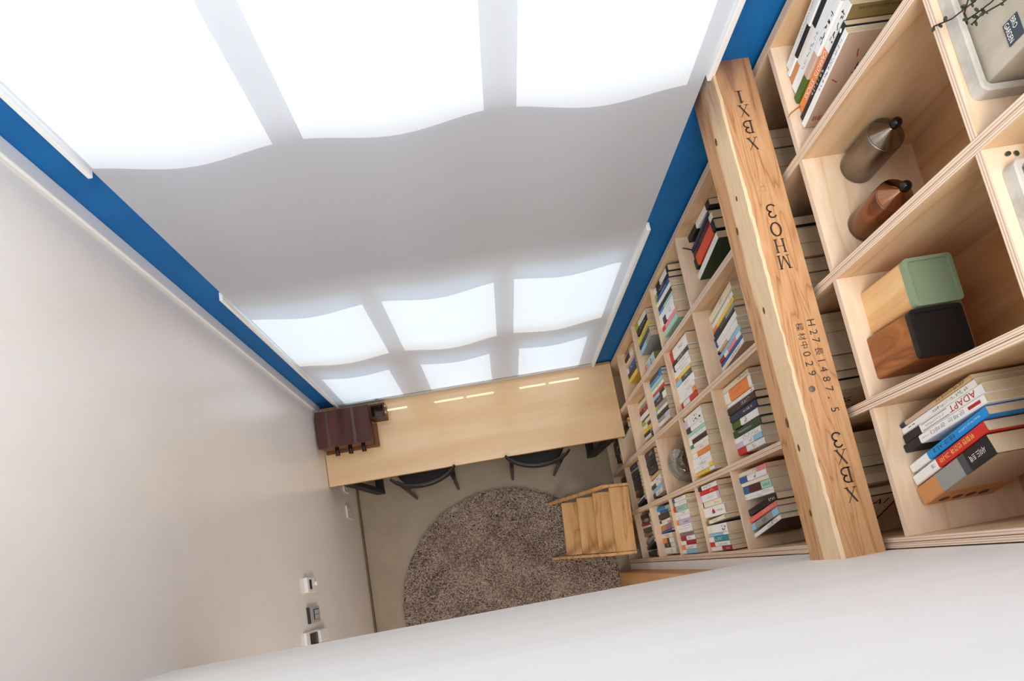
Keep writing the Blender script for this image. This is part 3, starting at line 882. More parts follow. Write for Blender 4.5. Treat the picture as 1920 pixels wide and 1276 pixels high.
# cubby: start gap (mm), span (mm), spine inset (mm), default lean (deg); far book first
SHELVES = {
 (0, 7): (46, 190, 44, 10.5, '''
tan patterned book with navy foot|11|234|S|f:N.08 b:k,.08,.5 x:새벽이야기,n,.93,.56,.7
white book with gray letters|17|240|W|T:g,.92,.45,.5 x:ㅡ_ㅡ,k,.2,.1,.1
white and black-footed ADAPT book|24|254|W|f:K.24 x:ADAPT,r,.92,.62,.62 T:r,.56,.3,.2
white book with red tag|21|258|W|f:K.22 b:W,.22,1 x:문제는_경제다,g,.78,.36,.5 T:r,.34,.24,.2
bright blue book with white foot|21|256|A|l:16 f:W.26 x:테크_시_2,k,.62,.34,.55 T:w,.93,.66,.22
red book with white foot|25|243|R|l:17 f:W.36 x:위험한_인간과_그나라,y,.86,.4,.5 x:그림,k,.33,.28,.35
thick grey photo book, brown foot|47|240|D|l:17.7 f:b.3 b:H,.3,.62 h:K.3 x:사이드_트랙,w,.93,.74,.34 c:b'''),
 (3, 7): (52, 186, 24, 12.5, '''
white book with teal label|18|245|W|h:E.1 T:g,.8,.3,.3
slim white book, black stripe|12|232|W|b:K,.2,.52 T:k,.9,.8,.5
white book, black top, brown foot|17|228|e|f:b.22 h:K.42 b:e,.2,.5
white book with rose lettering|26|238|W|T:r,.92,.66,.45 T:g,.6,.2,.3
white book with green foot|19|235|W|f:g.26 b:k,.26,.5 T:k,.9,.55,.6
orange and white cookbook|24|250|O|h:W.42 c:Z x:CARROTS,w,.57,.34,.5 x:STICKS,w,.30,.12,.5 T:k,.95,.62,.5
slim black book, white lettering|14|226|K|T:w,.55,.25,.5 x:●,w,.95,.91,.5
slim white book with pinkish cover|15|226|W|c:k T:g,.92,.4,.5'''),
 (0, 5): (13, 243, 24, 0, '''
cream and pink book|17|214|C|h:P.36 T:k,.62,.5,.6
white book with blue foot|21|210|W|f:U.3 T:k,.66,.5,.6
plain cream white book|14|212|C|
mint and red picture book|27|212|M|h:T.34 f:U.2 b:M,.2,.66 T:k,.95,.7,.4
slim white book|12|216|W|T:g,.9,.6,.4
slimmer white book|9|216|W|T:g,.6,.4,.5
leaning black book|24|226|K|l:8 T:w,.95,.72,.5
leaning coral pink book|18|222|F|l:9 T:w,.9,.5,.4
leaning pale blue-grey book|24|222|H|l:10 h:L.2 f:L.15 T:k,.6,.4,.6
leaning white book, dark cover|16|222|W|l:12 c:Q T:k,.9,.5,.7'''),
 (0, 4): (4, 284, 10, 0, '''
lilac-white book with black foot|19|216|I|f:K.2 b:W,.2,1 T:b,.7,.3,.5
red book with white lettering|19|205|R|T:w,.8,.55,.6
white book with lilac ends|29|222|W|f:I.12 h:I.12 T:g,.7,.4,.4
cream book with dark emblem|23|220|C|b:K,.06,.12 T:g,.9,.6,.5
thick white book, red heart|43|226|W|hard T:g,.9,.6,.25 x:♥,r,.55,.4,.5
slim tan cream book|15|214|C|f:Z.18 l:3 T:g,.7,.4,.4
thick white calligraphy book|34|218|W|g:4 f:e.25 T:k,.97,.85,.8
pale blue book|13|212|L|h:W.25
teal blue book, white foot|22|208|E|f:W.28 T:w,.7,.3,.6
white book with orange foot|18|216|W|f:R.26 T:g,.9,.4,.4
white and red-headed book|19|216|W|h:X.46 T:w,.9,.7,.4'''),
 (0, 3): (6, 283, 10, 0, '''
white book with blue foot|18|214|W|f:U.2 T:g,.8,.4,.3
white book with navy edge|24|208|W|f:Z.14 b:W,.14,.8 hard T:b,.9,.5,.2
sage green book, red foot|21|214|T|f:R.22 T:k,.8,.3,.5
white book, grey script|20|214|W|T:k,.7,.5,.5
white book, one black mark|20|210|W|T:k,.3,.22,.6
lilac book, peach foot|21|214|I|f:O.18 T:k,.9,.5,.4
white book, faint print|19|210|W|T:g,.9,.4,.3
plain white book|18|206|W|
mauve book|17|208|J|T:d,.9,.3,.4
white book, crimson foot|21|214|W|f:X.42 T:k,.7,.5,.4
crimson book, white foot|20|218|X|f:W.36
white book, orange foot|19|216|W|f:O.26 T:k,.8,.4,.4
sky blue book|21|216|L|f:W.24 T:k,.3,.6,.4'''),
 (0, 2): (14, 270, 36, 0, '''
bright blue book|20|215|A|h:L.2
navy blue book|17|206|U|f:W.2
dark maroon book|28|214|Q|
white book, black foot|14|208|W|f:K.2 l:2
white book, rose top|14|206|W|h:P.25 l:2
rose brown book|30|214|J|f:b.5 l:2
slim blue book|13|205|U|l:2
cream white book|26|210|C|T:k,.7,.4,.5
black book, orange foot|28|212|K|f:O.4 h:W.4
brown book, cream top|24|205|Q|h:C.4 T:w,.4,.2,.5
thick white book|37|208|W|hard T:k,.7,.45,.5'''),
 (0, 1): (18, 268, 36, 0, '''
black book|26|205|K|
dark grey book, pale label|26|208|D|b:H,.35,.8
dark red book|18|206|X|
cream book|16|205|C|
charcoal book|28|206|D|
olive brown book|20|200|Z|l:2
leaning grey book|25|215|H|l:9 f:J.3
leaning green book|22|210|G|l:11
black book, green top|30|205|K|g:10'''),
 (0, 0): (30, 200, 60, 0, '''
dark brown book|40|205|Q|
black-brown book|34|200|K|
dark red-brown book|38|205|M|
grey book|30|200|D|'''),
 (1, 5): (4, 262, 40, 0, '''
cream book, heavy black lettering|20|222|C|T:k,.97,.6,.5
thick white book, orange panel|46|226|W|hard b:O,.2,.9 T:r,.7,.4,.2
slim white book|16|222|W|T:k,.95,.88,.5
dark plum book|29|226|Q|hard T:w,.85,.5,.4
dark slate blue book|30|222|N|hard T:w,.85,.5,.3
white book, green foot|28|214|W|f:g.34 T:k,.6,.4,.6
dark green book|30|218|G|hard g:4 T:w,.7,.2,.25
white book, faint script|22|210|W|T:g,.9,.3,.6
pale book, blue top|20|212|I|h:L.32 b:W,.3,.68 T:k,.65,.5,.5
white book, red foot|25|212|W|f:R.34 T:r,.7,.5,.5'''),
 (1, 4): (4, 270, 16, 0, '''
slim white book, black line|16|222|W|f:K.05
white book, big black glyphs|35|222|W|f:I.2 T:k,.92,.45,.75
white book, plum black foot|22|218|W|f:Q.26 T:k,.9,.8,.5
pale mint book|16|216|T|
white book|18|214|W|T:g,.9,.5,.3
black book, white foot|20|212|Q|f:W.18 b:Q,.2,1 T:r,.4,.3,.4
white book, green foot|17|215|W|f:E.2
pale green cream book|23|215|C|T:g,.7,.5,.4
orange-topped white book|24|205|O|f:W.3
white book, grey print|21|212|W|T:k,.5,.4,.4
wide white book|22|216|W|T:k,.7,.3,.5
white book, yellow top|18|216|W|h:Y.2 T:k,.5,.4,.4
yellow book, white top|17|214|Y|h:W.26'''),
 (1, 2): (4, 268, 36, 0, '''
dark brown book, pale glyph|32|205|Q|T:w,.8,.4,.6
dark navy book|26|204|N|
black-blue book|24|203|K|
black book|22|203|K|T:w,.6,.4,.3
near-black book, tan mark|24|204|Q|
tan book|20|200|S|l:3
white leaning book|25|212|W|l:5 T:k,.8,.5,.5
white book, brown foot|22|200|W|l:5 f:Q.5
light blue book|24|205|L|l:5
white book, rust foot|28|206|W|l:5 f:M.28 T:k,.7,.5,.6'''),
 (1, 1): (4, 270, 36, 0, '''
dark blue book|32|205|N|T:w,.7,.5,.4
slim pale grey book|14|206|H|
dark brown book|26|205|Q|
black book|24|204|K|T:w,.6,.4,.4
charcoal blue book|26|204|N|
near-black book|25|203|K|
dark book, blue foot|24|203|Q|f:N.3
brown book|24|204|Q|f:B.4
large black book|26|205|K|
slim white leaning book|13|208|W|l:6
navy book|22|204|N|l:6'''),
 (1, 0): (20, 150, 50, 0, '''
black book|30|205|K|
slim grey book|16|212|H|l:6
slim black book|18|214|K|l:8
pale book|30|205|C|'''),
 (1, 6): (8, 272, 20, 0, '''
brown-edged book|26|215|S|
tan book|30|222|S|
pale book|26|220|C|
thick pale book|36|220|C|
slim black-edged book|16|212|K|
cream book|28|222|C|
dark-edged book|22|215|Q|
pale book, black brush lettering|26|215|C|l:14 c:C'''),
 (0, 6): (20, 262, 20, 0, '''
tan book|34|215|S|
thick brown book|44|222|S|
pale tan book|30|220|C|
dark-topped book|26|200|Q|
cream book, black edge|26|228|C|f:K.2
large cream book, wine border|22|220|C|l:22 c:C'''),
 (2, 6): (36, 250, 20, 0, '''
black-edged tan book|26|216|K|c:K
deep blue book|14|206|N|
thick tan book, white slips|44|222|S|
thick tan book|40|222|S|
dark book|18|212|K|
brown book|24|215|S|
black-edged book|16|212|K|
pale book|24|220|C|
cream book|22|222|C|
cream book, orange cover|22|224|C|'''),
 (3, 6): (70, 205, 20, 0, '''
dark brown book|30|205|Q|
grey-brown book|28|210|H|
black book|24|206|K|
thick tan book|36|216|S|
brown book, pale slip|30|216|S|
thick brown book|44|222|S|'''),
 (2, 5): (30, 226, 56, 8, '''
pale yellow book|26|222|C|f:Y.0 h:C.3 T:g,.6,.5,.5
white book|20|210|W|T:r,.9,.84,.4
orange-yellow book|18|210|Y|f:O.2 T:r,.95,.88,.5
black and white photo book|20|206|H|b:D,.3,.6 f:N.3
navy-footed black book|15|202|K|f:N.3
white book, blue foot|24|208|W|f:U.08
slim white book|14|198|W|
tan book|13|200|S|f:K.1 b:S,.1,.5 h:W.5
light blue book|17|204|L|
white and pink book, red foot|18|202|W|f:X.22 b:P,.4,.8
deep blue book|15|204|U|
white book, black-lettered cover|18|210|W|c:k T:k,.9,.4,.6'''),
 (2, 4): (4, 272, 20, 0, '''
thick white book, red foot|48|222|W|f:R.18 hard T:k,.8,.5,.25
black book, white marks|20|215|K|T:w,.8,.3,.5
white book, navy foot|23|215|W|f:W.1 b:N,.05,.14 T:g,.8,.4,.4
wide white book|25|216|W|T:g,.8,.4,.3
orange-yellow book|16|200|Y|f:O.2
dark book, light blue foot|19|204|D|f:L.38 T:w,.8,.6,.5
thick white book|32|215|W|hard T:g,.7,.4,.3
white book|20|205|W|T:g,.8,.5,.4
white book, orange top|21|205|W|h:O.16 T:g,.5,.3,.4
red and white book|22|208|W|f:R.1 b:R,.1,.14 c:R h:R.46'''),
 (2, 3): (4, 254, 30, 0, '''
dark cyan-edged book|14|218|D|h:A.2
cyan book, white lettering|19|212|A|T:w,.8,.4,.5
pale mint book|18|210|T|
white book, red dot|18|208|W|T:r,.6,.5,.6
red book|17|208|R|
light blue book, black top|17|200|L|h:K.4
dark brown book, white cap|33|214|Q|h:W.28 T:w,.5,.2,.3
grey book, lime foot|28|196|H|f:V.2
white-grey book|16|205|C|f:L.15
black book|20|202|K|
lilac grey book|23|204|I|f:H.6
white-green book, black edge|22|200|C|f:W.5 T:k,.9,.8,.5'''),
 (2, 2): (10, 230, 62, 0, '''
cream book|24|205|C|
blue-grey book, orange foot|20|202|U|f:O.2 b:H,.2,.9
dark red book|28|206|M|b:X,.4,1 T:w,.6,.5,.4
white book|26|204|W|
slim dark book|10|200|K|
yellow-green book|20|198|V|b:C,.4,1
white book, maroon edge|20|200|W|h:M.5
yellow-orange book|24|202|Y|T:k,.6,.5,.4
black book, grey top|18|200|K|h:H.3
white book, black top|20|200|W|h:K.3'''),
 (2, 1): (60, 110, 30, 0, '''
orange-brown book|12|222|b|l:6
dark green book|30|205|G|l:6
cream slim book|10|205|C|l:6'''),
 (2, 0): (40, 190, 50, 0, '''
pale book, black band|22|210|H|b:K,.4,.7
dark book, red foot|24|205|Q|f:X.2
black book, white mark|26|208|K|T:w,.8,.3,.6
slate book|26|206|N|
large black book, cream top|34|200|K|h:C.35'''),
 (3, 5): (2, 190, 50, 7, '''
black book, white label|24|224|K|b:W,.4,.86
navy soft-cover book|16|200|N|
dark red book, black band|26|218|M|b:K,.16,.36 h:C.12
thick orange-red book, black ends|44|218|u|f:K.12 h:K.1 hard
white book, dark olive cover|26|220|W|l:9 g:6 c:G'''),
 (3, 4): (8, 236, 14, 0, '''
black book, white label|26|222|K|b:W,.45,.9 f:W.18
dark book, lime foot|22|212|K|f:V.16 T:w,.7,.3,.5
blue book, white lettering|16|205|U|f:V.1 T:w,.8,.4,.5
white book|18|208|W|
black book|18|200|K|
pale teal book, cyan foot|20|202|T|f:A.35
white book|26|205|W|T:g,.8,.5,.4
white book, plum foot|30|204|W|f:W.1 b:M,.2,.42 T:k,.8,.6,.5
pink-red book|20|208|P|f:R.2 c:X
mint green book|24|205|T|'''),
 (3, 3): (4, 168, 20, 0, '''
white-pink book, lime foot|22|210|W|f:V.3 T:r,.7,.5,.4
black book, white marks|30|210|K|T:w,.8,.3,.3
bright yellow book|20|214|Y|l:4 T:n,.5,.3,.4
lime green book|12|208|V|l:4
dark slate book|20|208|N|l:4 h:D.4
pale blue-grey book, grey cover|26|214|L|l:5 h:H.4 c:H'''),
 (3, 2): (10, 180, 44, 0, '''
tan book, purple band|20|200|S|b:J,.2,.6
dark plum book|24|200|N|f:K.3 h:C.4
pale cream book|16|196|C|
grey-pink book|18|198|k|
blue book, white lettering|28|204|U|f:W.2 T:w,.6,.4,.6
dark brown book|28|202|Q|
yellow book|24|204|Y|'''),
}
BOOKS = {}
for (b, k), (gap, span, inset, deflean, text) in SHELVES.items():
    specs = [parse(l) for l in text.strip().split('\n')]
    for s in specs:
        if k <= 6: s['h'] *= 1.13
    far = (b + 1) * BAY - .0135
    near = b * BAY + .0135
    leans = [s['o'].get('l', math.radians(deflean)) for s in specs]
    leans[0] = min(leans[0], math.asin(max(0, gap / 1000 + .0008) / specs[0]['h']))   # the first book rests on the upright
    # natural advance of each book along the shelf
    adv = []
    for i, s in enumerate(specs):
        extra = s['o'].get('g', 0)
        if i and leans[i] > leans[i - 1]:
            q_, tp_, hp_ = leans[i - 1], specs[i - 1]['t'], specs[i - 1]['h']
            extra += tp_ * math.cos(q_) + (hp_ * math.cos(q_) + tp_ * math.sin(q_)) * math.tan(leans[i]) - hp_ * math.sin(q_) - tp_ / math.cos(q_) + .0008
        adv.append((extra, s['t'] / math.cos(leans[i]) + .0006))
    ex = sum(a for a, _ in adv); tot = sum(t for _, t in adv)
    f = min(max((span / 1000 - ex) / tot, .5), 1.35)
    y = far - gap / 1000
    room = y - near
    if ex + tot * f > room: f = (room - ex) / tot
    seen = {}
    BOOKS[(b, k)] = []
    for i, s in enumerate(specs):
        s['t'] = max(.006, s['t'] * f)
        y -= adv[i][0]
        lean = leans[i]
        lab = '%s, %s from window end, %s row, %s' % (s['desc'], ORD[i], ROWN[k], BAYN[b])
        dep = min(.150 if s['h'] > .21 else .142, DEP - .02 - inset / 1000) + .006 * rb.random()
        r = book(s, (inset / 1000 + .007 * rb.random(), y, ztop(k) + .0004), lean, dep, lab, 'books on the bookcase shelves')
        BOOKS[(b, k)].append((r, s, dep))
        y -= s['t'] / math.cos(lean) + .0006

# printing on a few front covers that face the loft
def cover_art(key, i, fn):
    r, s, d = BOOKS[key][i]
    g = G(); fn(g, s['t'], s['h'], d)
    obj('cover_print', g, r, world=False)
def pos(t, x, z): return (x, -t - .0004, z)
UX, UZ = (1, 0, 0), (0, 0, 1)
def art_sidetrack(g, t, h, d):
    dk, wh = IM('k'), BM('S')
    g.quad(pos(t, .004, .3 * h), pos(t, d - .002, .3 * h), pos(t, d - .002, h - .001), pos(t, .004, h - .001), flat('cover_paper_collage', '#b9a58e', .6))
    g.add([pos(t - .0002, .006, .98 * h), pos(t - .0002, .006, .84 * h), pos(t - .0002, .05, .6 * h), pos(t - .0002, .1, .66 * h), pos(t - .0002, d - .004, .6 * h), pos(t - .0002, d - .004, .98 * h)], [(0, 1, 2, 3, 4, 5)], BM('K'))
    g.quad(pos(t - .0002, .03, .34 * h), pos(t - .0002, .045, .34 * h), pos(t - .0002, .12, .56 * h), pos(t - .0002, .1, .56 * h), BM('K'))
    put_text(g, '사이드', pos(t - .0003, .055, .5 * h), UX, UZ, .08, .022, dk)
    put_text(g, '트랙', pos(t - .0003, .07, .42 * h), UX, UZ, .05, .02, dk)
    put_text(g, 'SIDE TRACK', pos(t - .0003, .02, .31 * h), UX, UZ, .11, .02, BM('Z'))
    for j in range(4):
        cx = .03 + .03 * j
        g.add([pos(t - .0002, cx + .0115 * math.cos(a * PI / 10), .1 * h + .0115 * math.sin(a * PI / 10)) for a in range(20)], [tuple(range(20))], IM('d'))
    scribble(g, pos(t - .0002, .02, .24 * h), UX, UZ, 24, .0042, IM('d'))
    scribble(g, pos(t - .0002, .03, .2 * h), UX, UZ, 18, .0042, IM('d'))
cover_art((0, 7), 6, art_sidetrack)
def art_dash(g, t, h, d):
    rd = IM('r')
    for cx, cz, an, L_ in ((.03, .5, 150, .018), (.05, .75, 110, .02), (.075, .9, 60, .022), (.09, .42, 20, .02)):
        a = math.radians(an); ux, uz = math.cos(a), math.sin(a); wd = .0012
        x, z = cx, cz * h
        g.quad(pos(t, x - uz * wd, z + ux * wd), pos(t, x + uz * wd, z - ux * wd), pos(t, x + ux * L_ + uz * wd, z + uz * L_ - ux * wd), pos(t, x + ux * L_ - uz * wd, z + uz * L_ + ux * wd), rd)
    put_text(g, '두뇌 블', pos(t, .065, .73 * h), UX, UZ, .03, .008, IM('k'))
    put_text(g, '브', pos(t, .055, .58 * h), UX, UZ, .024, .026, IM('k'))
    put_text(g, 'BE', pos(t, .012, .08 * h), UX, UZ, .022, .011, rd)
cover_art((3, 7), 7, art_dash)
def art_khaki(g, t, h, d): put_text(g, '2009 년에 이어 선정된 추천도서', pos(t, .02, h - .012), UX, UZ, .1, .006, IM('k'))
cover_art((3, 7), 5, art_khaki)
def art_dancer(g, t, h, d):
    g.quad(pos(t, .004, .03), pos(t, d, .03), pos(t, d, h * .86), pos(t, .004, h * .86), BM('Q'))
    sk = flat('print_skin', '#b98766', .6)
    g.add([pos(t - .0002, .03, .09), pos(t - .0002, .05, .06), pos(t - .0002, .09, .075), pos(t - .0002, .075, .095), pos(t - .0002, .05, .085)], [(0, 1, 2, 3, 4)], sk)
    g.add([pos(t - .0002, .075, .135 + .0), pos(t - .0002, .095, .13), pos(t - .0002, .1, .15), pos(t - .0002, .085, .155)], [(0, 1, 2, 3)], sk)
    g.quad(pos(t, .004, .001), pos(t, d, .001), pos(t, d, .0295), pos(t, .004, .0295), BM('S'))
cover_art((0, 5), 9, art_dancer)
def art_val(g, t, h, d):
    wn = BM('M')
    for x0, x1, z0, z1 in ((.002, .008, .002, h - .002), (d - .007, d - .001, .002, h - .002), (.0081, d - .0071, .002, .008), (.0081, d - .0071, h - .01, h - .002)):
        g.quad(pos(t, x0, z0), pos(t, x1, z0), pos(t, x1, z1), pos(t, x0, z1), wn)
    put_text(g, 'VAI', pos(t, .045, .72 * h), UX, UZ, .075, .034, wn)
    put_text(g, 'evk', pos(t, .055, .6 * h), UX, UZ, .03, .014, IM('g'))
cover_art((0, 6), 5, art_val)
def art_brush(g, t, h, d):
    put_text(g, 'ㅇㅔㅁㅂㅁ', pos(t, .03, .87 * h), UX, UZ, .06, .006, IM('k'))
    put_text(g, '%', pos(t, .06, .66 * h), UX, UZ, .045, .03, IM('k'))
    scribble(g, pos(t, .03, .52 * h), UX, UZ, 8, .012, IM('k'))
cover_art((1, 6), 7, art_brush)
def art_black(g, t, h, d):
    scribble(g, pos(t, .045, .35 * h), UX, UZ, 3, .03, IM('k'), .22)
cover_art((2, 5), 11, art_black)
def art_orange(g, t, h, d):
    g.add([pos(t, .02, .75 * h), pos(t, .05, .7 * h), pos(t, .12, .72 * h), pos(t, .13, .92 * h), pos(t, .1, .86 * h), pos(t, .07, .95 * h), pos(t, .045, .86 * h)], [(0, 1, 2, 3, 4, 5, 6)], flat('print_rust', '#b5571f', .6))
cover_art((2, 6), 9, art_orange)
def art_tag(g, t, h, d): pass
r, s, d = BOOKS[(0, 7)][3]
g = G(); tt = s['t']
g.box(-.0006, -.0002, -tt * .7, -tt * .35, .82 * s['h'], .95 * s['h'], IM('r')); obj('red_tag', g, r, world=False)
r, s, d = BOOKS[(0, 7)][2]
g = G(); tt = s['t']
for yy in (.18, .82): g.box(-.0006, -.0002, -tt * yy - .0004, -tt * yy + .0004, .27 * s['h'], .6 * s['h'], BM('G'))
obj('green_rule', g, r, world=False)
# page slips and a ribbon marker
r, s, d = BOOKS[(2, 6)][2]
obj('page_slip', G().box(.004, .03, -.02, -.0195, s['h'] - .02, s['h'] + .014, WHITE).box(-.004, .02, -.034, -.0335, s['h'] - .03, s['h'] + .008, WHITE), r, world=False)
r, s, d = BOOKS[(3, 6)][4]
obj('page_slip', G().box(-.006, .012, -.014, -.0135, s['h'] - .03, s['h'] + .008, WHITE), r, world=False)
r, s, d = BOOKS[(3, 7)][5]
zz = ztop(7)
obj('ribbon_marker', G().tube([(.004, -.006, .004), (-.012, -.014, .0035), (-.030, -.026, .003), (-.042, -.038, .003)], .0016, flat('ribbon', '#b0763a', .6), 6), r, world=False)
r, s, d = BOOKS[(3, 5)][1]
obj('elastic_cord', G().tube([(.0, -.006, .006), (-.02, .004, .006), (-.034, .008, .006)], .0022, BLACKM, 6), r, world=False)
r, s, d = BOOKS[(3, 5)][2]
obj('paper_label', G().box(-.0008, -.0003, -s['t'] * .98, -s['t'] * .05, s['h'] * .86, s['h'] * .985, BM('C')), r, world=False)

# patterned keepsake box among the books of the bay by the window
y1 = 3 * BAY + .085
t = thing('storage_box', 'patterned box with khaki lid, beside the grey-covered book by the window', 'box', (.06, y1 - .035, ztop(3)))
g = G(); g.box(.03, .165, y1 - .062, y1, ztop(3) + .0004, ztop(3) + .2, BM('T'), {'t': BM('Z')})
obj('body', g, t, bevel=.001)
g = G()
for j, (c, a, b2) in enumerate((('P', .12, .3), ('L', .32, .55), ('R', .6, .66), ('L', .7, .85), ('b', .02, .1))):
    g.box(.0292, .0298, y1 - .055, y1 - .012 - .01 * (j % 2), ztop(3) + .2 * a, ztop(3) + .2 * b2, BM(c))
obj('front_pattern', g, t)

# ------------------------------------------------------------------ glass bowl garden
zb = ztop(3)
bowl = thing('glass_terrarium', 'round clear glass bowl of dried moss in the cubby without books', 'terrarium', (.125, .470, zb))
prof = [(.0, .001), (.055, .001), (.085, .016), (.104, .045), (.110, .085), (.104, .125), (.088, .155), (.066, .172)]
g = G(); g.lathe(prof, (.125, .470, zb), BOWLG, 48)
obj('bowl', g, bowl)
g = G(); g.tube([(.125 + .066 * math.cos(a * PI / 20), .470 + .066 * math.sin(a * PI / 20), zb + .173) for a in range(41)], .0022, BOWLG, 8, cap=False)
obj('rim', g, bowl)
g = G(); g.lathe([(.083, .018), (.097, .040), (.06, .046), (.0, .048)], (.125, .470, zb), speckled('bowl_gravel', '#8d857a', '#c9c2b6', 160, .9, .4), 40)
obj('gravel', g, bowl)
rg = random.Random(9)
MOSS = speckled('dry_moss', '#3c352a', '#7b6d55', 120, .95, .6)
g = G()
for i in range(16):
    a = rg.random() * 2 * PI; r_ = .05 * math.sqrt(rg.random())
    g.ball((.125 + r_ * math.cos(a), .470 + r_ * math.sin(a), zb + .06 + .02 * rg.random()), .022 + .014 * rg.random(), MOSS, 12, (1, 1, .7))
m_ = obj('moss', g, bowl); m_['kind'] = 'stuff'
g = G()
for i in range(22):
    a = rg.random() * 2 * PI
    p = Vector((.125 + .03 * math.cos(a), .47 + .03 * math.sin(a), zb + .07))
    g.tube([p, p + Vector((.02 * math.cos(a), .02 * math.sin(a), .03)), p + Vector((.045 * math.cos(a), .045 * math.sin(a), .035))], [.0022, .002, .0008], flat('dry_sprig', '#8a7c5c', .9), 6)
m_ = obj('sprigs', g, bowl); m_['kind'] = 'stuff'

# ------------------------------------------------------------------ two bottles
def bottle(loc, body, label, r=.042, h=.118):
    t = thing('bottle', label, 'bottle', loc, (0, 0, 0), 'metal bottles in a cubby')
    g = G(); g.lathe([(0, .0005), (r - .003, .0005), (r, .004), (r, h - .003), (r - .001, h)], loc, body[0], 48); obj('body', g, t)
    g = G(); g.lathe([(r - .001, h + .0002), (r * .97, h + .002), (.0075, h + .022), (.006, h + .026)], loc, body[1], 48); obj('shoulder', g, t)
    g = G(); g.ball((loc[0], loc[1], loc[2] + h + .036), .0125, flat('bottle_stopper', '#111214', .12), 24); obj('stopper', g, t)
    return t
STEEL = (flat('steel_satin', '#8f8377', .34, 1), flat('steel_polished', '#857a6f', .18, 1))
COPPER = (flat('copper_satin', '#8b6049', .2, 1), flat('copper_polished', '#96684e', .12, 1))
bottle((.128, .893, ztop(7)), STEEL, 'grey steel bottle with black ball stopper, farther of the two')
bottle((.105, .742, ztop(7)), COPPER, 'copper bottle with black ball stopper, partly behind the upright')

# ------------------------------------------------------------------ two canisters
def rsq(x0, x1, y0, y1, r, n=6):
    out = []
    for cx, cy, a0 in ((x1 - r, y0 + r, -90), (x1 - r, y1 - r, 0), (x0 + r, y1 - r, 90), (x0 + r, y0 + r, 180)):
        for i in range(n + 1):
            a = math.radians(a0 + 90 * i / n); out.append((cx + r * math.cos(a), cy + r * math.sin(a)))
    return out
def canister(x0, x1, y0, y1, zt, wd, lidc, label):
    z = ztop(7) + .0004
    t = thing('wood_canister', label, 'canister', ((x0 + x1) / 2, (y0 + y1) / 2, z), (0, 0, 0), 'square wooden canisters')
    g = G(); g.prism(rsq(x0 + .001, x1 - .001, y0 + .001, y1 - .001, .007), z, z + zt - .014, wd); obj('body', g, t)
    g = G()
    o_, i_ = rsq(x0, x1, y0, y1, .009), rsq(x0 + .008, x1 - .008, y0 + .008, y1 - .008, .006)
    g.prism(o_, z + zt - .0136, z + zt - .004, lidc)
    n = len(o_); vs = [(a, b, z + zt - .0039) for a, b in o_] + [(a, b, z + zt) for a, b in o_] + [(a, b, z + zt) for a, b in i_] + [(a, b, z + zt - .0039) for a, b in i_]
    fs = []
    for q_ in range(3):
        fs += [(q_ * n + i, q_ * n + (i + 1) % n, (q_ + 1) * n + (i + 1) % n, (q_ + 1) * n + i) for i in range(n)]
    g.add(vs, fs, lidc)
    obj('lid', g, t)
canister(.046, .153, .473, .579, .157, ACACIA, flat('sage_lid', '#84967a', .45), 'pale wood square canister with sage green tray lid')
canister(.030, .146, .366, .469, .152, ROSEW, flat('black_lid', '#1b191a', .5), 'dark striped wood square canister with black tray lid')

# ------------------------------------------------------------------ concrete planters
def planter(x0, x1, y0, y1, label, grp='concrete planters on the upper shelf'):
    z = ztop(8) + .0004
    t = thing('concrete_planter', label, 'planter', ((x0 + x1) / 2, (y0 + y1) / 2, z), (0, 0, 0), grp)
    o_, i_ = rsq(x0, x1, y0, y1, .014), rsq(x0 + .010, x1 - .010, y0 + .010, y1 - .010, .01)
    g = G(); n = len(o_)
    g.prism(o_, z, z + .012, CONC)
    vs = [(a, b, z + .0121) for a, b in o_] + [(a + .0, b, z + .022) for a, b in o_] + [(a, b, z + .024) for a, b in rsq(x0 + .003, x1 - .003, y0 + .003, y1 - .003, .013)] + [(a, b, z + .024) for a, b in i_] + [(a, b, z + .0121) for a, b in rsq(x0 + .013, x1 - .013, y0 + .013, y1 - .013, .008)]
    fs = []
    for q_ in range(4):
        fs += [(q_ * n + i, q_ * n + (i + 1) % n, (q_ + 1) * n + (i + 1) % n, (q_ + 1) * n + i) for i in range(n)]
    g.add(vs, fs, CONC); obj('tray', g, t)
    px0, px1, py0, py1 = x0 + .017, x1 - .017, y0 + .017, y1 - .017
    zt = z + .215
    g = G(); g.prism(rsq(px0, px1, py0, py1, .004), z + .0123, zt - .02, CONCP)
    a_, b_ = rsq(px0, px1, py0, py1, .004), rsq(px0 + .014, px1 - .014, py0 + .014, py1 - .014, .003)
    vs = [(p, q_, zt - .0199) for p, q_ in a_] + [(p, q_, zt) for p, q_ in a_] + [(p, q_, zt) for p, q_ in b_] + [(p, q_, zt - .0199) for p, q_ in b_]
    fs = []
    for k_ in range(3):
        fs += [(k_ * n + i, k_ * n + (i + 1) % n, (k_ + 1) * n + (i + 1) % n, (k_ + 1) * n + i) for i in range(n)]
    g.add(vs, fs, CONCP); obj('pot', g, t)
    obj('soil', G().prism(rsq(px0 + .015, px1 - .015, py0 + .015, py1 - .015, .003), zt - .0198, zt - .012, speckled('soil', '#3a2d22', '#5a4837', 90, .95, .6)), t)
    return t, (px0, px1, py0, py1, zt)
STEM = flat('vine_stem', '#3a2a22', .7); LEAF = speckled('vine_leaf', '#2b332a', '#434c3a', 60, .6, .1)
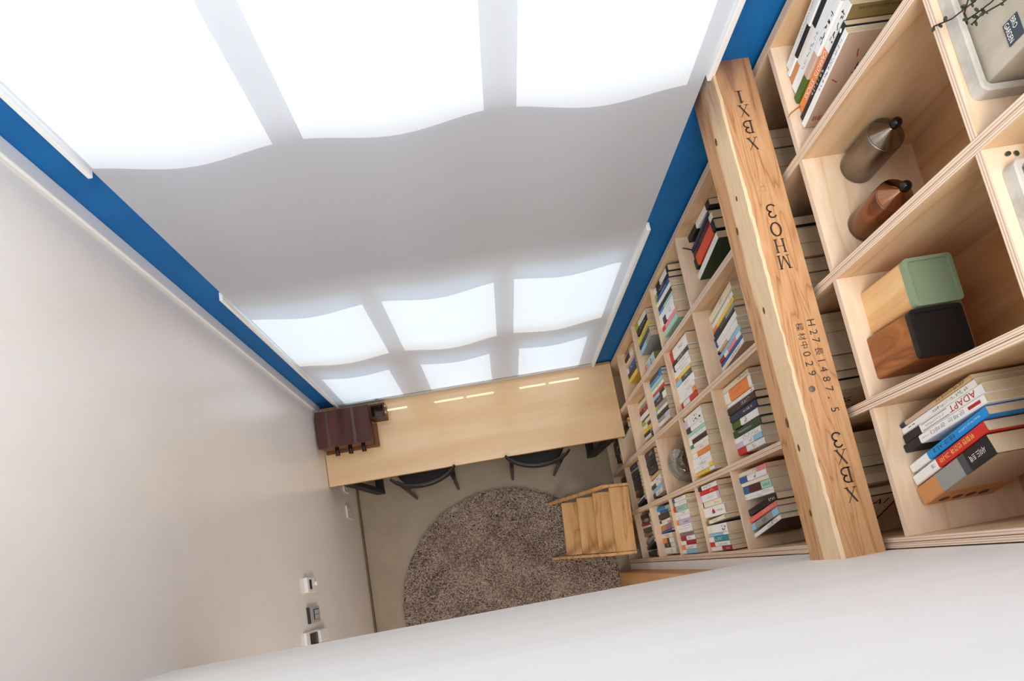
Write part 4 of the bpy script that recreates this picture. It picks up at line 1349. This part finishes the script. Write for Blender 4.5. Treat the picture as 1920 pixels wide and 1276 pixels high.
def leaf(g, p, r, a, tilt):
    p = Vector(p); d = Vector((math.cos(a) * math.cos(tilt), math.sin(a) * math.cos(tilt), math.sin(tilt)))
    s_ = d.cross(Vector((0, 0, 1))).normalized(); n_ = s_.cross(d)
    o = []
    for i in range(10):
        th = 2 * PI * i / 10
        o.append(p + d * (r * (1 - math.cos(th))) + s_ * (r * .8 * math.sin(th)) + n_ * (.15 * r * math.sin(th) ** 2))
    o2 = [v - n_ * .0006 for v in o]
    g.add(o + o2, [tuple(range(10)), tuple(range(19, 9, -1))] + [(i, 10 + i, 10 + (i + 1) % 10, (i + 1) % 10) for i in range(10)], LEAF)
pl, (a0, a1, b0, b1, zt) = planter(.012, .258, .708, .936, 'square concrete planter with trailing vine and dark name tag')
TAG = flat('name_tag', '#3b424b', .5); zz = ztop(8)
g = G(); g.box(a0 - .0012, a0 - .0002, .741, .778, zz + .071, zz + .098, TAG); obj('name_tag', g, pl)
for s_, zb_, ln in (('GARDEN', .0735, .031), ('BRO', .0855, .0165)):
    g = G(); put_text(g, s_, (a0 - .0016, .776, zz + zb_), (0, -1, 0), (0, 0, 1), ln, .0085, IM('w')); obj('tag_lettering', g, pl)
rv = random.Random(21)
for pts in ([(.05, .80, zt - .01), (.02, .805, zt + .004), (-.006, .812, 3.76), (-.01, .822, 3.709), (-.01, .836, 3.663), (-.01, .857, 3.628)],
            [(.06, .78, zt - .01), (.02, .79, zt + .006), (-.004, .795, 3.78), (-.01, .796, 3.729), (-.008, .806, 3.70), (-.008, .813, 3.681)],
            [(.07, .76, zt - .01), (.02, .765, zt + .005), (-.006, .770, 3.79), (-.01, .779, 3.744), (-.01, .795, 3.709), (-.01, .797, 3.690)],
            [(.05, .84, zt - .01), (.02, .845, zt + .004), (-.004, .840, 3.76), (-.01, .834, 3.697), (-.01, .822, 3.684)]):
    g = G(); g.tube(pts, .0012, STEM, 6)
    vine = obj('vine', g, pl)
    g = G()
    for i in range(1, len(pts)):
        A, B_ = Vector(pts[i - 1]), Vector(pts[i])
        for q_ in range(3 if i > 2 else 2):
            p = A.lerp(B_, rv.random() if i < len(pts) - 1 else .4 + .3 * q_)
            leaf(g, p, .0032 + .0014 * rv.random(), rv.random() * 6.28, rv.uniform(-.6, .5))
    l_ = obj('leaves', g, vine, world=False); l_.location = -Vector(vine.location); l_['kind'] = 'stuff'
    l_.location = tuple(-Vector(pl.location))
planter(.020, .266, .352, .584, 'square concrete planter, nearer the loft, mostly cut off by the picture edge')
for x, y, a, lab in ((.034, .604, .3, 'small dark fallen leaf on the upper shelf, nearer the shelf edge'), (.056, .600, 2.2, 'small curled fallen leaf on the upper shelf, nearer the concrete tray')):
    g = G(); leaf(g, (x, y, ztop(8) + .0025), .005, a, .12)
    tag(obj('fallen_leaf', g), lab, 'leaf', 'fallen leaves')
